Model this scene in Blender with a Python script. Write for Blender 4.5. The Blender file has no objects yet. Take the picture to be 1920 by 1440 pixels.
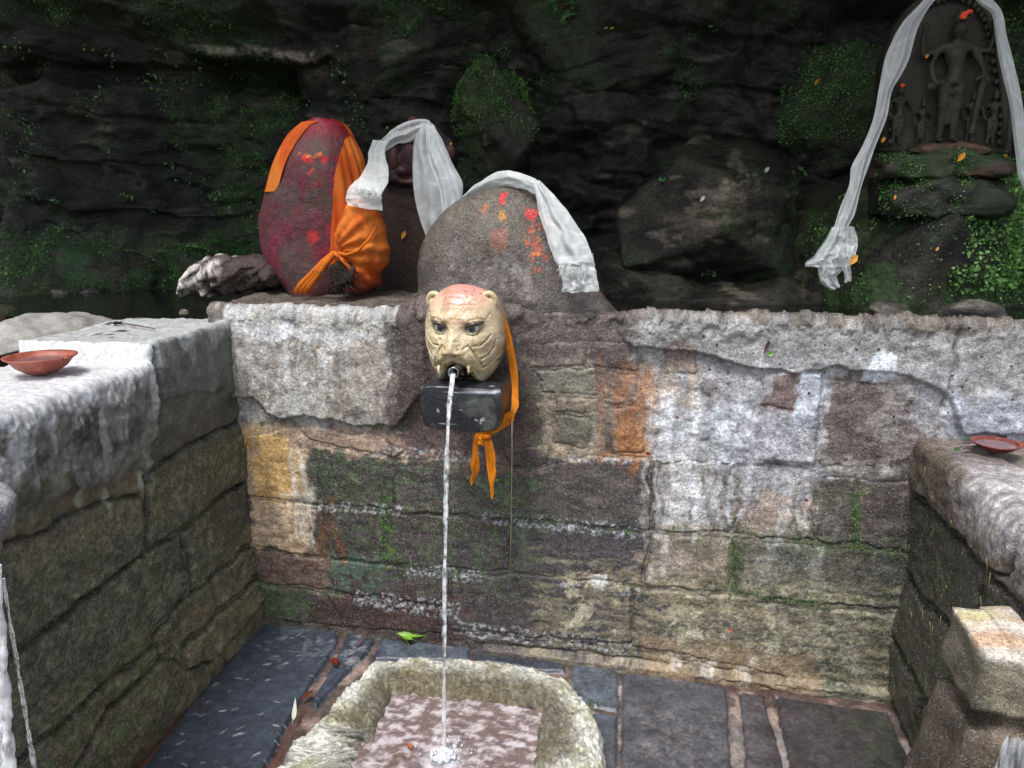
import bpy, bmesh, math, random
import numpy as np
from mathutils import Vector, Matrix, noise as mnoise

random.seed(7)
rng = np.random.default_rng(7)
SC = bpy.context.scene
COL = SC.collection

# ------------------------------------------------------------------ camera
FPX = 1400.0
YAW, PITCH = math.radians(11), math.radians(13.5)
CAM = np.array([0.0, -2.31, 1.55])
cam_d = bpy.data.cameras.new("camera"); cam = bpy.data.objects.new("camera", cam_d); COL.objects.link(cam)
cam.location = CAM
cam.rotation_euler = (math.pi / 2 - PITCH, 0, YAW)
cam_d.sensor_width = 36; cam_d.lens = 36 * FPX / 1920
cam_d.clip_start = 0.02; cam_d.clip_end = 500
SC.camera = cam

# ------------------------------------------------------------------ sky, sun, exposure
SUN_EL, SUN_AZ = math.radians(64), math.radians(198)      # azimuth clockwise from +Y: sun behind and left of the viewer
w = bpy.data.worlds.new("World"); SC.world = w; w.use_nodes = True
nt = w.node_tree; nt.nodes.clear()
sky = nt.nodes.new("ShaderNodeTexSky"); sky.sky_type = 'NISHITA'; sky.sun_disc = False
sky.sun_elevation = SUN_EL; sky.sun_rotation = SUN_AZ
sky.air_density = 1.0; sky.dust_density = 4.0; sky.ozone_density = 1.0
hs = nt.nodes.new("ShaderNodeHueSaturation"); hs.inputs['Saturation'].default_value = 0.62
bgn = nt.nodes.new("ShaderNodeBackground"); bgn.inputs['Strength'].default_value = 0.125
wo = nt.nodes.new("ShaderNodeOutputWorld")
nt.links.new(sky.outputs[0], hs.inputs['Color']); nt.links.new(hs.outputs[0], bgn.inputs[0]); nt.links.new(bgn.outputs[0], wo.inputs[0])
sd = bpy.data.lights.new("sun", 'SUN'); sd.energy = 1.8; sd.angle = math.radians(18); sd.color = (1.0, 0.985, 0.96)
sun = bpy.data.objects.new("sun", sd); COL.objects.link(sun)
sdir = Vector((math.sin(SUN_AZ) * math.cos(SUN_EL), math.cos(SUN_AZ) * math.cos(SUN_EL), math.sin(SUN_EL)))
sun.rotation_euler = sdir.to_track_quat('Z', 'Y').to_euler(); sun.location = (0, -3, 6)
SC.view_settings.view_transform = 'Standard'; SC.view_settings.look = 'None'
SC.view_settings.exposure = 0.78; SC.view_settings.gamma = 1.0; SC.view_settings.use_curve_mapping = False

# ------------------------------------------------------------------ measuring helpers
_f = np.array([-math.sin(YAW) * math.cos(PITCH), math.cos(YAW) * math.cos(PITCH), -math.sin(PITCH)])
_r = np.array([math.cos(YAW), math.sin(YAW), 0.0]); _u = np.cross(_r, _f)
def W(px, py, X=None, Y=None, Z=None):
    """a measured point of the photograph laid on a real plane of the place"""
    d = _f + _r * (px - 960) / FPX + _u * (720 - py) / FPX
    t = (Y - CAM[1]) / d[1] if Y is not None else (Z - CAM[2]) / d[2] if Z is not None else (X - CAM[0]) / d[0]
    return CAM + d * t

# ------------------------------------------------------------------ numpy noise
_perm = rng.permutation(256); _perm = np.concatenate([_perm, _perm, _perm])
_g = rng.normal(size=(256, 3)); _g /= np.linalg.norm(_g, axis=1)[:, None]
def pn(x, y, z):
    x, y, z = np.broadcast_arrays(np.asarray(x, float), y, z)
    xi = np.floor(x).astype(int); yi = np.floor(y).astype(int); zi = np.floor(z).astype(int)
    xf = x - xi; yf = y - yi; zf = z - zi
    xi &= 255; yi &= 255; zi &= 255
    fu = xf * xf * xf * (xf * (xf * 6 - 15) + 10); fv = yf * yf * yf * (yf * (yf * 6 - 15) + 10); fw = zf * zf * zf * (zf * (zf * 6 - 15) + 10)
    out = 0
    for dx in (0, 1):
        for dy in (0, 1):
            for dz in (0, 1):
                h = _perm[_perm[_perm[xi + dx] + yi + dy] + zi + dz]
                g = _g[h]
                dot = g[..., 0] * (xf - dx) + g[..., 1] * (yf - dy) + g[..., 2] * (zf - dz)
                wgt = (fu if dx else 1 - fu) * (fv if dy else 1 - fv) * (fw if dz else 1 - fw)
                out = out + wgt * dot
    return out * 1.6
def fbm(x, y, z, oct=4, gain=0.5):
    s, a = 0, 1.0
    for i in range(oct):
        s = s + a * pn(x * 2 ** i + 7.3 * i, y * 2 ** i + 3.1 * i, z * 2 ** i + 5.7 * i); a *= gain
    return s
def sst(e0, e1, x):
    t = np.clip((x - e0) / (e1 - e0), 0, 1); return t * t * (3 - 2 * t)
def lin(c):
    c = np.asarray(c, float) / 255.0
    return np.where(c <= 0.04045, c / 12.92, ((c + 0.055) / 1.055) ** 2.4)
def poly_sd(a, b, P):
    """signed distance, positive inside"""
    P = np.asarray(P, float); n = len(P)
    d = np.full(a.shape, 1e9); ins = np.zeros(a.shape, bool)
    for i in range(n):
        x0, y0 = P[i]; x1, y1 = P[(i + 1) % n]
        ex, ey = x1 - x0, y1 - y0
        t = np.clip(((a - x0) * ex + (b - y0) * ey) / max(ex * ex + ey * ey, 1e-12), 0, 1)
        d = np.minimum(d, np.hypot(a - x0 - t * ex, b - y0 - t * ey))
        c = ((y0 > b) != (y1 > b)) & (a < (x1 - x0) * (b - y0) / (y1 - y0 + 1e-12) + x0)
        ins ^= c
    return np.where(ins, d, -d)

# ------------------------------------------------------------------ materials
def N(nt, t, **kw):
    n = nt.nodes.new(t)
    for k, v in kw.items():
        if k in n.inputs: n.inputs[k].default_value = v
        else: setattr(n, k, v)
    return n
def mat_stone(name, speck=0.5, bump=1.0, rmin=0.2, rmax=0.75, coarse=60, fine=330, spec=0.5, grain=None, flecks=False, light=True):
    """painted-by-vertex mineral surface: Col gives the colour, Wet the water film"""
    m = bpy.data.materials.new(name); m.use_nodes = True; nt = m.node_tree; L = nt.links
    b = nt.nodes["Principled BSDF"]
    co = N(nt, "ShaderNodeNewGeometry")
    vec = co.outputs['Position']
    if grain:
        mp = N(nt, "ShaderNodeMapping"); mp.inputs['Scale'].default_value = grain; L.new(vec, mp.inputs[0]); vec = mp.outputs[0]
    at = N(nt, "ShaderNodeAttribute", attribute_name="Col"); wt = N(nt, "ShaderNodeAttribute", attribute_name="Wet")
    n1 = N(nt, "ShaderNodeTexNoise", Scale=float(fine), Detail=3.0, Roughness=0.7); n2 = N(nt, "ShaderNodeTexNoise", Scale=float(coarse), Detail=6.0, Roughness=0.65)
    n3 = N(nt, "ShaderNodeTexNoise", Scale=coarse * 0.22, Detail=5.0, Roughness=0.6)
    for n in (n1, n2, n3): L.new(vec, n.inputs['Vector'])
    # colour speckle
    mr = N(nt, "ShaderNodeMapRange"); mr.inputs['From Min'].default_value = 0.36; mr.inputs['From Max'].default_value = 0.64
    mr.inputs['To Min'].default_value = 1 - speck; mr.inputs['To Max'].default_value = 1 + speck
    mr.clamp = False
    ad = N(nt, "ShaderNodeMath", operation='ADD'); L.new(n1.outputs[0], ad.inputs[0]); L.new(n2.outputs[0], ad.inputs[1])
    hf = N(nt, "ShaderNodeMath", operation='MULTIPLY'); hf.inputs[1].default_value = 0.5; L.new(ad.outputs[0], hf.inputs[0])
    L.new(hf.outputs[0], mr.inputs['Value'])
    mx = N(nt, "ShaderNodeVectorMath", operation='SCALE'); L.new(at.outputs['Color'], mx.inputs[0]); L.new(mr.outputs[0], mx.inputs['Scale'])
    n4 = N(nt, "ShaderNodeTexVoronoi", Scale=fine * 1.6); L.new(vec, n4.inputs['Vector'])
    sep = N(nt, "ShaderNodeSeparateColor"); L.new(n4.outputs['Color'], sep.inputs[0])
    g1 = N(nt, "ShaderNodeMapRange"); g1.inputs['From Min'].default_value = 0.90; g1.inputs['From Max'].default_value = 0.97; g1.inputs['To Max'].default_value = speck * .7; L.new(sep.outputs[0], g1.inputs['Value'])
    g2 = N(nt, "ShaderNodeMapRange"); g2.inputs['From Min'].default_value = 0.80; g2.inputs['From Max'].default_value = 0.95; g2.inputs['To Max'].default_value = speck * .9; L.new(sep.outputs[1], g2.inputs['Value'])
    lt = N(nt, "ShaderNodeMix", data_type='RGBA'); L.new(g1.outputs[0], lt.inputs[0]); L.new(mx.outputs[0], lt.inputs[6]); lt.inputs[7].default_value = (.46, .48, .50, 1) if light else (.12, .12, .12, 1)  # pale specks mixed into the base colour imitate wet glints
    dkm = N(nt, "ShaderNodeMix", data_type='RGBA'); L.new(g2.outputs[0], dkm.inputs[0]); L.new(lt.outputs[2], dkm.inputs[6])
    hm = N(nt, "ShaderNodeVectorMath", operation='SCALE'); hm.inputs['Scale'].default_value = 0.35; L.new(mx.outputs[0], hm.inputs[0]); L.new(hm.outputs[0], dkm.inputs[7])
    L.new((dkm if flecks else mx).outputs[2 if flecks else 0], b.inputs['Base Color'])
    # roughness
    rr = N(nt, "ShaderNodeMapRange"); rr.inputs['To Min'].default_value = rmax; rr.inputs['To Max'].default_value = rmin
    ra = N(nt, "ShaderNodeMath", operation='MULTIPLY_ADD'); L.new(n3.outputs[0], ra.inputs[0]); ra.inputs[1].default_value = 1.2
    rs = N(nt, "ShaderNodeMath", operation='SUBTRACT'); L.new(wt.outputs['Fac'], rs.inputs[0]); rs.inputs[1].default_value = 0.6
    L.new(rs.outputs[0], ra.inputs[2]); L.new(ra.outputs[0], rr.inputs['Value']); L.new(rr.outputs[0], b.inputs['Roughness'])
    b.inputs['Specular IOR Level'].default_value = spec
    b1 = N(nt, "ShaderNodeBump", Strength=0.8 * min(bump, 1.2), Distance=0.003); L.new(n1.outputs[0], b1.inputs['Height'])
    b2 = N(nt, "ShaderNodeBump", Strength=0.8 * bump, Distance=0.008); L.new(n2.outputs[0], b2.inputs['Height']); L.new(b1.outputs[0], b2.inputs['Normal'])
    L.new(b2.outputs[0], b.inputs['Normal'])
    return m
def mat_simple(name, rgb, rough=0.6, bump=0.0, bscale=120, var=0.25, vscale=25, spec=0.5, trans=0.0, alpha=1.0, col2=None, metal=0.0):
    m = bpy.data.materials.new(name); m.use_nodes = True; nt = m.node_tree; L = nt.links
    b = nt.nodes["Principled BSDF"]; c = lin(rgb); c2 = lin(col2) if col2 is not None else c * (1 - var)
    g = N(nt, "ShaderNodeNewGeometry"); n = N(nt, "ShaderNodeTexNoise", Scale=float(vscale), Detail=5.0, Roughness=0.65); L.new(g.outputs['Position'], n.inputs['Vector'])
    cr = N(nt, "ShaderNodeValToRGB"); cr.color_ramp.elements[0].position = 0.35; cr.color_ramp.elements[1].position = 0.65
    cr.color_ramp.elements[0].color = (*c2, 1); cr.color_ramp.elements[1].color = (*np.clip(c * (1 + var * .3), 0, 1), 1)
    L.new(n.outputs[0], cr.inputs[0]); L.new(cr.outputs[0], b.inputs['Base Color'])
    b.inputs['Roughness'].default_value = rough; b.inputs['Specular IOR Level'].default_value = spec; b.inputs['Metallic'].default_value = metal
    if bump:
        n2 = N(nt, "ShaderNodeTexNoise", Scale=float(bscale), Detail=4.0); L.new(g.outputs['Position'], n2.inputs['Vector'])
        bm = N(nt, "ShaderNodeBump", Strength=bump, Distance=0.003); L.new(n2.outputs[0], bm.inputs['Height']); L.new(bm.outputs[0], b.inputs['Normal'])
    if trans:
        t = N(nt, "ShaderNodeBsdfTranslucent"); L.new(cr.outputs[0], t.inputs[0]); ms = N(nt, "ShaderNodeMixShader"); ms.inputs[0].default_value = trans
        L.new(b.outputs[0], ms.inputs[1]); L.new(t.outputs[0], ms.inputs[2]); out = nt.nodes["Material Output"]; last = ms
        if alpha < 1:
            tr = N(nt, "ShaderNodeBsdfTransparent"); m2 = N(nt, "ShaderNodeMixShader"); m2.inputs[0].default_value = alpha
            L.new(tr.outputs[0], m2.inputs[1]); L.new(ms.outputs[0], m2.inputs[2]); last = m2
        L.new(last.outputs[0], out.inputs[0])
    return m
def mat_vcol(name, rough=0.5, bump=0.3, bscale=200, speck=0.15, spec=0.5, trans=0.0):
    m = mat_stone(name, speck=speck, bump=bump, rmin=rough * 0.7, rmax=rough * 1.3, coarse=bscale * .4, fine=bscale, spec=spec)
    if trans:
        nt = m.node_tree; L = nt.links; b = nt.nodes["Principled BSDF"]; t = N(nt, "ShaderNodeBsdfTranslucent"); ms = N(nt, "ShaderNodeMixShader"); ms.inputs[0].default_value = trans
        L.new(b.inputs['Base Color'].links[0].from_socket, t.inputs[0]); L.new(b.outputs[0], ms.inputs[1]); L.new(t.outputs[0], ms.inputs[2])
        L.new(ms.outputs[0], nt.nodes["Material Output"].inputs[0])
    return m

M = {}
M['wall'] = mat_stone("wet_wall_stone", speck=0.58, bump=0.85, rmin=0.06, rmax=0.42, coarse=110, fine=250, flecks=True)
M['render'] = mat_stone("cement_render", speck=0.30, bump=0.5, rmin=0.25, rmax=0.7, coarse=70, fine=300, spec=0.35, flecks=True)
M['floor'] = mat_stone("wet_slate", speck=0.3, bump=0.4, rmin=0.06, rmax=0.42, coarse=60, fine=300)
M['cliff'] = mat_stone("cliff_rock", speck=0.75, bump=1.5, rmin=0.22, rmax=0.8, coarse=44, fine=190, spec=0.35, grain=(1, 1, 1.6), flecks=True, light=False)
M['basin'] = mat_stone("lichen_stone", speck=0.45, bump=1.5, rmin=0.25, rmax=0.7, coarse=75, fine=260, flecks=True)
M['idol'] = mat_stone("dark_idol_stone", speck=0.45, bump=0.8, rmin=0.3, rmax=0.75, coarse=60, fine=260, spec=0.35)
M['glazed'] = mat_vcol("painted_head", rough=0.24, bump=0.18, bscale=220, speck=0.07)
M['cloth_v'] = mat_vcol("orange_cloth", rough=0.75, bump=0.25, bscale=500, speck=0.14, spec=0.25, trans=0.2)
M['leaf'] = mat_simple("green_leaf", (128, 178, 52), 0.35, trans=0.25, var=0.3)
M['leafg'] = mat_simple('coping_leaf', (96, 150, 60), .4, trans=.2, var=.3)
M['leafd'] = mat_simple("dark_leaf", (70, 120, 58), 0.5, trans=0.25, var=0.5)
M['leafb'] = mat_simple("brown_leaf", (120, 52, 34), 0.3, trans=0.1, var=0.5)
M['leafo'] = mat_simple("orange_leaf", (175, 105, 50), 0.4, trans=0.1, var=0.3)
M['petalw'] = mat_simple("white_petal", (210, 215, 205), 0.5, trans=0.3, var=0.1)
M['petaly'] = mat_simple("yellow_petal", (225, 150, 30), 0.5, trans=0.2, var=0.2)
M['clay'] = mat_simple("red_clay", (168, 92, 74), 0.5, bump=0.3, bscale=260, var=0.3, vscale=30, col2=(120, 60, 48))
M['clayd'] = mat_simple("wet_clay", (130, 62, 50), 0.25, bump=0.3, bscale=260, var=0.4, vscale=30, col2=(80, 36, 32))
M['twig'] = mat_simple("twig", (95, 60, 45), 0.6, bump=0.4)
M['twigr'] = mat_simple("red_twig", (120, 48, 40), 0.35)
M['straw'] = mat_simple("straw", (170, 150, 90), 0.6)
M['litter'] = mat_simple("leaf_litter", (70, 48, 42), 0.6, var=0.5, vscale=60)
M['mossleaf'] = mat_simple("moss_leaf", (112, 160, 78), 0.6, trans=0.2, var=0.7, vscale=9, col2=(48, 90, 52))
M['mossbright'] = mat_simple("clover_leaf", (150, 198, 112), 0.5, trans=0.25, var=0.5, vscale=14, col2=(62, 105, 52))
M['block'] = mat_simple("black_painted_block", (40, 42, 46), 0.22, bump=0.5, bscale=90, var=0.4, vscale=30, col2=(62, 66, 66))
M['pipe'] = mat_simple("steel_pipe", (170, 172, 175), 0.25, metal=0.9, var=0.1)
M['eye'] = mat_simple("eye_paint", (214, 212, 190), 0.1, var=0.35, vscale=90)
M['iris'] = mat_simple("iris_paint", (74, 78, 86), 0.12, var=0.3)
M['pupil'] = mat_simple("pupil_paint", (16, 17, 20), 0.1, var=0.1)
M['lid'] = mat_simple('black_lid_paint', (36, 34, 36), .3, var=.5, vscale=90, col2=(110, 96, 84))
M['lid2'] = mat_simple('lower_lid_paint', (150, 138, 84), .4, var=.5, vscale=90, col2=(80, 74, 50))
M['hair'] = mat_simple("singed_fibre", (52, 34, 30), 0.8, var=0.4, vscale=60)
M['pebble'] = mat_simple("pebble", (150, 148, 145), 0.5, bump=0.5, var=0.4)
M['string'] = mat_simple("wet_string", (176, 160, 118), 0.5, var=0.3)
def mat_khata():
    m = bpy.data.materials.new("khata_silk"); m.use_nodes = True; nt = m.node_tree; L = nt.links
    b = nt.nodes["Principled BSDF"]; b.inputs['Base Color'].default_value = (0.84, 0.89, 0.90, 1); b.inputs['Roughness'].default_value = 0.45
    b.inputs['Specular IOR Level'].default_value = 0.3; b.inputs['Sheen Weight'].default_value = 0.3
    uv = N(nt, "ShaderNodeUVMap"); vm = N(nt, "ShaderNodeMapping"); vm.inputs['Scale'].default_value = (3.2, 3.6, 1); L.new(uv.outputs[0], vm.inputs[0])
    v = N(nt, "ShaderNodeTexVoronoi", Scale=1.0, feature='DISTANCE_TO_EDGE'); L.new(vm.outputs[0], v.inputs['Vector'])
    w2 = N(nt, "ShaderNodeTexNoise", Scale=3.0, Detail=4.0); L.new(vm.outputs[0], w2.inputs['Vector'])
    cr = N(nt, "ShaderNodeMapRange"); cr.inputs['From Max'].default_value = 0.12; cr.inputs['To Min'].default_value = 0.66; cr.inputs['To Max'].default_value = 0.54
    L.new(v.outputs['Distance'], cr.inputs['Value'])
    md = N(nt, "ShaderNodeMath", operation='MULTIPLY_ADD'); L.new(w2.outputs[0], md.inputs[0]); md.inputs[1].default_value = 0.25; L.new(cr.outputs[0], md.inputs[2])
    md.use_clamp = True
    t = N(nt, "ShaderNodeBsdfTranslucent"); t.inputs[0].default_value = (0.84, 0.89, 0.90, 1)
    ms = N(nt, "ShaderNodeMixShader"); ms.inputs[0].default_value = 0.3; L.new(b.outputs[0], ms.inputs[1]); L.new(t.outputs[0], ms.inputs[2])
    tr = N(nt, "ShaderNodeBsdfTransparent"); m2 = N(nt, "ShaderNodeMixShader")
    L.new(md.outputs[0], m2.inputs[0]); L.new(tr.outputs[0], m2.inputs[1]); L.new(ms.outputs[0], m2.inputs[2]); L.new(m2.outputs[0], nt.nodes["Material Output"].inputs[0])
    wv = N(nt, "ShaderNodeTexNoise", Scale=40.0, Detail=3.0); L.new(vm.outputs[0], wv.inputs['Vector'])
    bp = N(nt, "ShaderNodeBump", Strength=0.08, Distance=0.002); L.new(wv.outputs[0], bp.inputs['Height']); L.new(bp.outputs[0], b.inputs['Normal'])
    return m
M['khata'] = mat_khata()
M['fringe'] = mat_simple("khata_fringe", (205, 212, 210), 0.6, var=0.15)
def mat_water(name, tint, rough, mix, bscale=30, bstr=0.3, bdist=0.01):
    m = bpy.data.materials.new(name); m.use_nodes = True; nt = m.node_tree; L = nt.links
    b = nt.nodes["Principled BSDF"]; b.inputs['Transmission Weight'].default_value = 1.0; b.inputs['IOR'].default_value = 1.33
    b.inputs['Roughness'].default_value = rough; b.inputs['Base Color'].default_value = (1, 1, 1, 1)
    g = N(nt, "ShaderNodeNewGeometry"); n = N(nt, "ShaderNodeTexNoise", Scale=float(bscale), Detail=3.0); L.new(g.outputs['Position'], n.inputs['Vector'])
    bp = N(nt, "ShaderNodeBump", Strength=bstr, Distance=bdist); L.new(n.outputs[0], bp.inputs['Height']); L.new(bp.outputs[0], b.inputs['Normal'])
    d = N(nt, "ShaderNodeBsdfDiffuse"); d.inputs[0].default_value = (*lin(tint), 1); ms = N(nt, "ShaderNodeMixShader")
    mr = N(nt, "ShaderNodeMapRange"); mr.inputs['From Min'].default_value = 0.35; mr.inputs['From Max'].default_value = 0.65
    mr.inputs['To Min'].default_value = max(0, mix - .3); mr.inputs['To Max'].default_value = min(1, mix + .3); L.new(n.outputs[0], mr.inputs['Value'])
    L.new(mr.outputs[0], ms.inputs[0]); L.new(b.outputs[0], ms.inputs[1]); L.new(d.outputs[0], ms.inputs[2])
    L.new(ms.outputs[0], nt.nodes["Material Output"].inputs[0])
    return m
M['stream'] = mat_water("falling_water", (240, 244, 248), 0.02, 0.26, 45, 0.8, 0.012)
M['sheetw'] = mat_water("running_water", (215, 222, 230), 0.05, 0.12, 26, 0.5, 0.01)
_n = M['sheetw'].node_tree; _tc = [x for x in _n.nodes if x.type == 'TEX_NOISE'][0]; _mp = _n.nodes.new("ShaderNodeMapping"); _mp.inputs['Scale'].default_value = (4, 1, .25)
_n.links.new([x for x in _n.nodes if x.type == 'NEW_GEOMETRY'][0].outputs['Position'], _mp.inputs[0]); _n.links.new(_mp.outputs[0], _tc.inputs['Vector'])
M['foam'] = mat_water("splash_foam", (235, 238, 245), 0.1, 0.6, 120, 0.8, 0.01)
def mat_pool(name, deep, rough=0.06, bscale=14, bstr=0.25):
    m = mat_simple(name, deep, rough, var=0.5, vscale=6); nt = m.node_tree; b = nt.nodes["Principled BSDF"]
    g = N(nt, "ShaderNodeNewGeometry"); n = N(nt, "ShaderNodeTexNoise", Scale=float(bscale), Detail=4.0); nt.links.new(g.outputs['Position'], n.inputs['Vector'])
    bp = N(nt, "ShaderNodeBump", Strength=bstr, Distance=0.01); nt.links.new(n.outputs[0], bp.inputs['Height']); nt.links.new(bp.outputs[0], b.inputs['Normal'])
    return m
M['pool'] = mat_pool("dark_pool_water", (22, 22, 20), 0.05)

# ------------------------------------------------------------------ mesh helpers
def tag(o, label=None, cat=None, group=None, kind=None):
    if label: o['label'] = label
    if cat: o['category'] = cat
    if group: o['group'] = group
    if kind: o['kind'] = kind
    return o
def empty(name, loc=(0, 0, 0), rz=0.0, **kw):
    o = bpy.data.objects.new(name, None); COL.objects.link(o); o.location = loc; o.rotation_euler = (0, 0, rz); o.empty_display_size = 0.05
    return tag(o, **kw)
def obj(name, V, F, mat, parent=None, col=None, wet=None, smooth=True, uv=None):
    me = bpy.data.meshes.new(name)
    V = np.asarray(V, float)
    if parent is not None and parent.type == 'EMPTY' or parent is not None:
        # parts are built in world coordinates; their parent's location is taken out
        mw = Matrix.Translation(parent.location) @ parent.rotation_euler.to_matrix().to_4x4()
        if parent.parent is not None: mw = Matrix.Translation(parent.parent.location) @ parent.parent.rotation_euler.to_matrix().to_4x4() @ mw
        inv = np.array(mw.inverted()); V = V @ inv[:3, :3].T + inv[:3, 3]
    if isinstance(F, np.ndarray):
        n = F.shape[1]; me.vertices.add(len(V)); me.vertices.foreach_set('co', V.astype(np.float32).ravel())
        me.loops.add(F.size); me.polygons.add(len(F)); me.loops.foreach_set('vertex_index', F.astype(np.int32).ravel())
        me.polygons.foreach_set('loop_start', np.arange(0, F.size, n, dtype=np.int32)); me.polygons.foreach_set('loop_total', np.full(len(F), n, np.int32))
        me.update(calc_edges=True)
    else:
        me.from_pydata([tuple(v) for v in V], [], [tuple(f) for f in F]); me.update()
    if smooth: me.polygons.foreach_set('use_smooth', np.ones(len(me.polygons), bool))
    if col is not None:
        a = me.attributes.new('Col', 'FLOAT_COLOR', 'POINT'); c4 = np.ones((len(V), 4), np.float32); c4[:, :3] = np.clip(col, 0.001, 0.95); a.data.foreach_set('color', c4.ravel())
        a = me.attributes.new('Wet', 'FLOAT', 'POINT'); a.data.foreach_set('value', (np.zeros(len(V)) if wet is None else np.broadcast_to(wet, (len(V),))).astype(np.float32))
    if uv is not None:
        ul = me.uv_layers.new(name='UVMap'); li = np.zeros(len(me.loops), np.int32); me.loops.foreach_get('vertex_index', li); ul.data.foreach_set('uv', np.asarray(uv, np.float32)[li].ravel())
    me.materials.append(mat)
    o = bpy.data.objects.new(name, me); COL.objects.link(o)
    if parent is not None: o.parent = parent
    return o
def grid_faces(nu, nv, closed=False):
    i = np.arange(nu * nv).reshape(nu, nv)
    if closed: i = np.vstack([i, i[:1]])
    return np.stack([i[:-1, :-1].ravel(), i[1:, :-1].ravel(), i[1:, 1:].ravel(), i[:-1, 1:].ravel()], 1)
class MB:
    def __init__(s): s.V = []; s.F = []
    def add(s, V, F):
        o = len(s.V); s.V += [tuple(v) for v in V]; s.F += [tuple(int(k) + o for k in f) for f in F]
    def tube(s, pts, rads, n=8, cap=True):
        pts = [Vector(p) for p in pts]; rads = list(rads) if hasattr(rads, '__len__') else [rads] * len(pts); rings = []; V = []
        up = Vector((0.13, 0.21, 0.97))
        for i, p in enumerate(pts):
            t = (pts[min(i + 1, len(pts) - 1)] - pts[max(i - 1, 0)]).normalized(); a = t.cross(up)
            if a.length < 0.05: a = t.cross(Vector((1, 0, 0)))
            a.normalize(); b = t.cross(a)
            for k in range(n): an = 2 * math.pi * k / n; V.append(p + (a * math.cos(an) + b * math.sin(an)) * rads[i])
        F = [(i * n + k, i * n + (k + 1) % n, (i + 1) * n + (k + 1) % n, (i + 1) * n + k) for i in range(len(pts) - 1) for k in range(n)]
        if cap: F += [tuple(range(n - 1, -1, -1)), tuple(range((len(pts) - 1) * n, len(pts) * n))]
        s.add(V, F)
    def build(s, name, mat, parent=None, smooth=True): return obj(name, s.V, s.F, mat, parent, smooth=smooth)
def frame(nv, tilt=0):
    n = Vector(nv).normalized(); a = n.cross(Vector((0, 0, 1)))
    if a.length < 0.1: a = Vector((1, 0, 0))
    a.normalize(); b = n.cross(a); return a, b, n

# ------------------------------------------------------------------ sheets of masonry: face, rounded top, back
def wall_map(A, B, zt, r, T, slope=0.0):
    """arc length up a wall face -> (inward, height, and the outward normal's two components)"""
    t = B - (zt - r); ang = np.clip(t / r, 0, math.pi / 2); ex = np.clip(t - r * math.pi / 2, 0, None)
    e1 = np.minimum(ex, T); e2 = np.clip(ex - T, 0, None)
    inward = r * (1 - np.cos(ang)) + e1; z = np.where(t < 0, B, zt - r + r * np.sin(ang)) + e1 * slope - e2
    nout = np.cos(ang); nz = np.sin(ang); bk = sst(0, 0.01, e2)
    return inward, z, nout * (1 - bk) - bk, nz * (1 - bk)
def px_poly(pts, to):
    return [to(*p) for p in pts]
def sheet(parent, a0, a1, b0, b1, step, mapf, hf, paint, polys, offs, base_name, base_mat, piece_name='stone', piece_mat=None, warp=0.007, groove=0.012, seed=0, rnd=0.014, hide=None, base_kind=None, rel=.0022):
    na = int((a1 - a0) / step) + 1; nb = int((b1 - b0) / step) + 1
    A, B = np.meshgrid(np.linspace(a0, a1, na), np.linspace(b0, b1, nb), indexing='ij')
    A = A.ravel(); B = B.ravel()
    aw = A + warp * fbm(A * 11, B * 11, seed + .5, 3); bw = B + warp * fbm(A * 11 + 50, B * 11, seed + 9.5, 3)
    best = np.full(A.shape, -1.0); lab = np.full(A.shape, -1)
    for i, P in enumerate(polys):
        P = np.array(P); m = (aw > P[:, 0].min() - .03) & (aw < P[:, 0].max() + .03) & (bw > P[:, 1].min() - .03) & (bw < P[:, 1].max() + .03)
        if not m.any(): continue
        d = np.full(A.shape, -1.0); d[m] = poly_sd(aw[m], bw[m], P); u = d > best; best = np.where(u, d, best); lab = np.where(u & (d > 0), i, lab)
    off = np.array(list(offs) + [0.0])[lab]
    ins = np.where(lab >= 0, sst(0, rnd, best), 0)
    gr = -groove * sst(-0.012, 0.001, best) * (1 - ins) * (.35 + .9 * sst(-.3, .4, fbm(A * 8, B * 8, seed + 61, 3)))
    h = hf(A, B, lab) + off * ins + gr
    # rough dressed relief on stones, with a tilt of their own
    h = h + np.where(lab >= 0, rel * fbm(A * 12, B * 20, lab * 3.7 + seed, 5, .6), rel * 1.2 * fbm(A * 18, B * 18, seed + 3, 5, .6))
    P3 = mapf(A, B, h)
    col, wet = paint(A, B, lab, best)
    F = grid_faces(na, nb)
    # orientation test: first quad's normal against the map's outward direction
    q = P3[F[len(F) // 3]]; nn = np.cross(q[1] - q[0], q[3] - q[0]); o2 = mapf(A[F[len(F) // 3][:1]], B[F[len(F) // 3][:1]], h[F[len(F) // 3][:1]] + .01)[0] - q[0]
    if np.dot(nn, o2) < 0: F = F[:, ::-1]
    fl = lab[F]; fl = fl.max(axis=1)
    if hide is not None:
        k = ~hide(A[F].mean(1), B[F].mean(1)); F = F[k]; fl = fl[k]
    res = []
    for i in [-1] + list(range(len(polys))):
        f = F[fl == i]
        if not len(f): continue
        idx, inv = np.unique(f, return_inverse=True); f2 = inv.reshape(f.shape)
        if i == -1:
            o = obj(base_name, P3[idx], f2, base_mat, parent, col[idx], wet[idx])
            if base_kind: o['kind'] = base_kind
        else: o = obj(piece_name, P3[idx], f2, piece_mat or base_mat, parent, col[idx], wet[idx])
        res.append((i, o))
    return res

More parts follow.
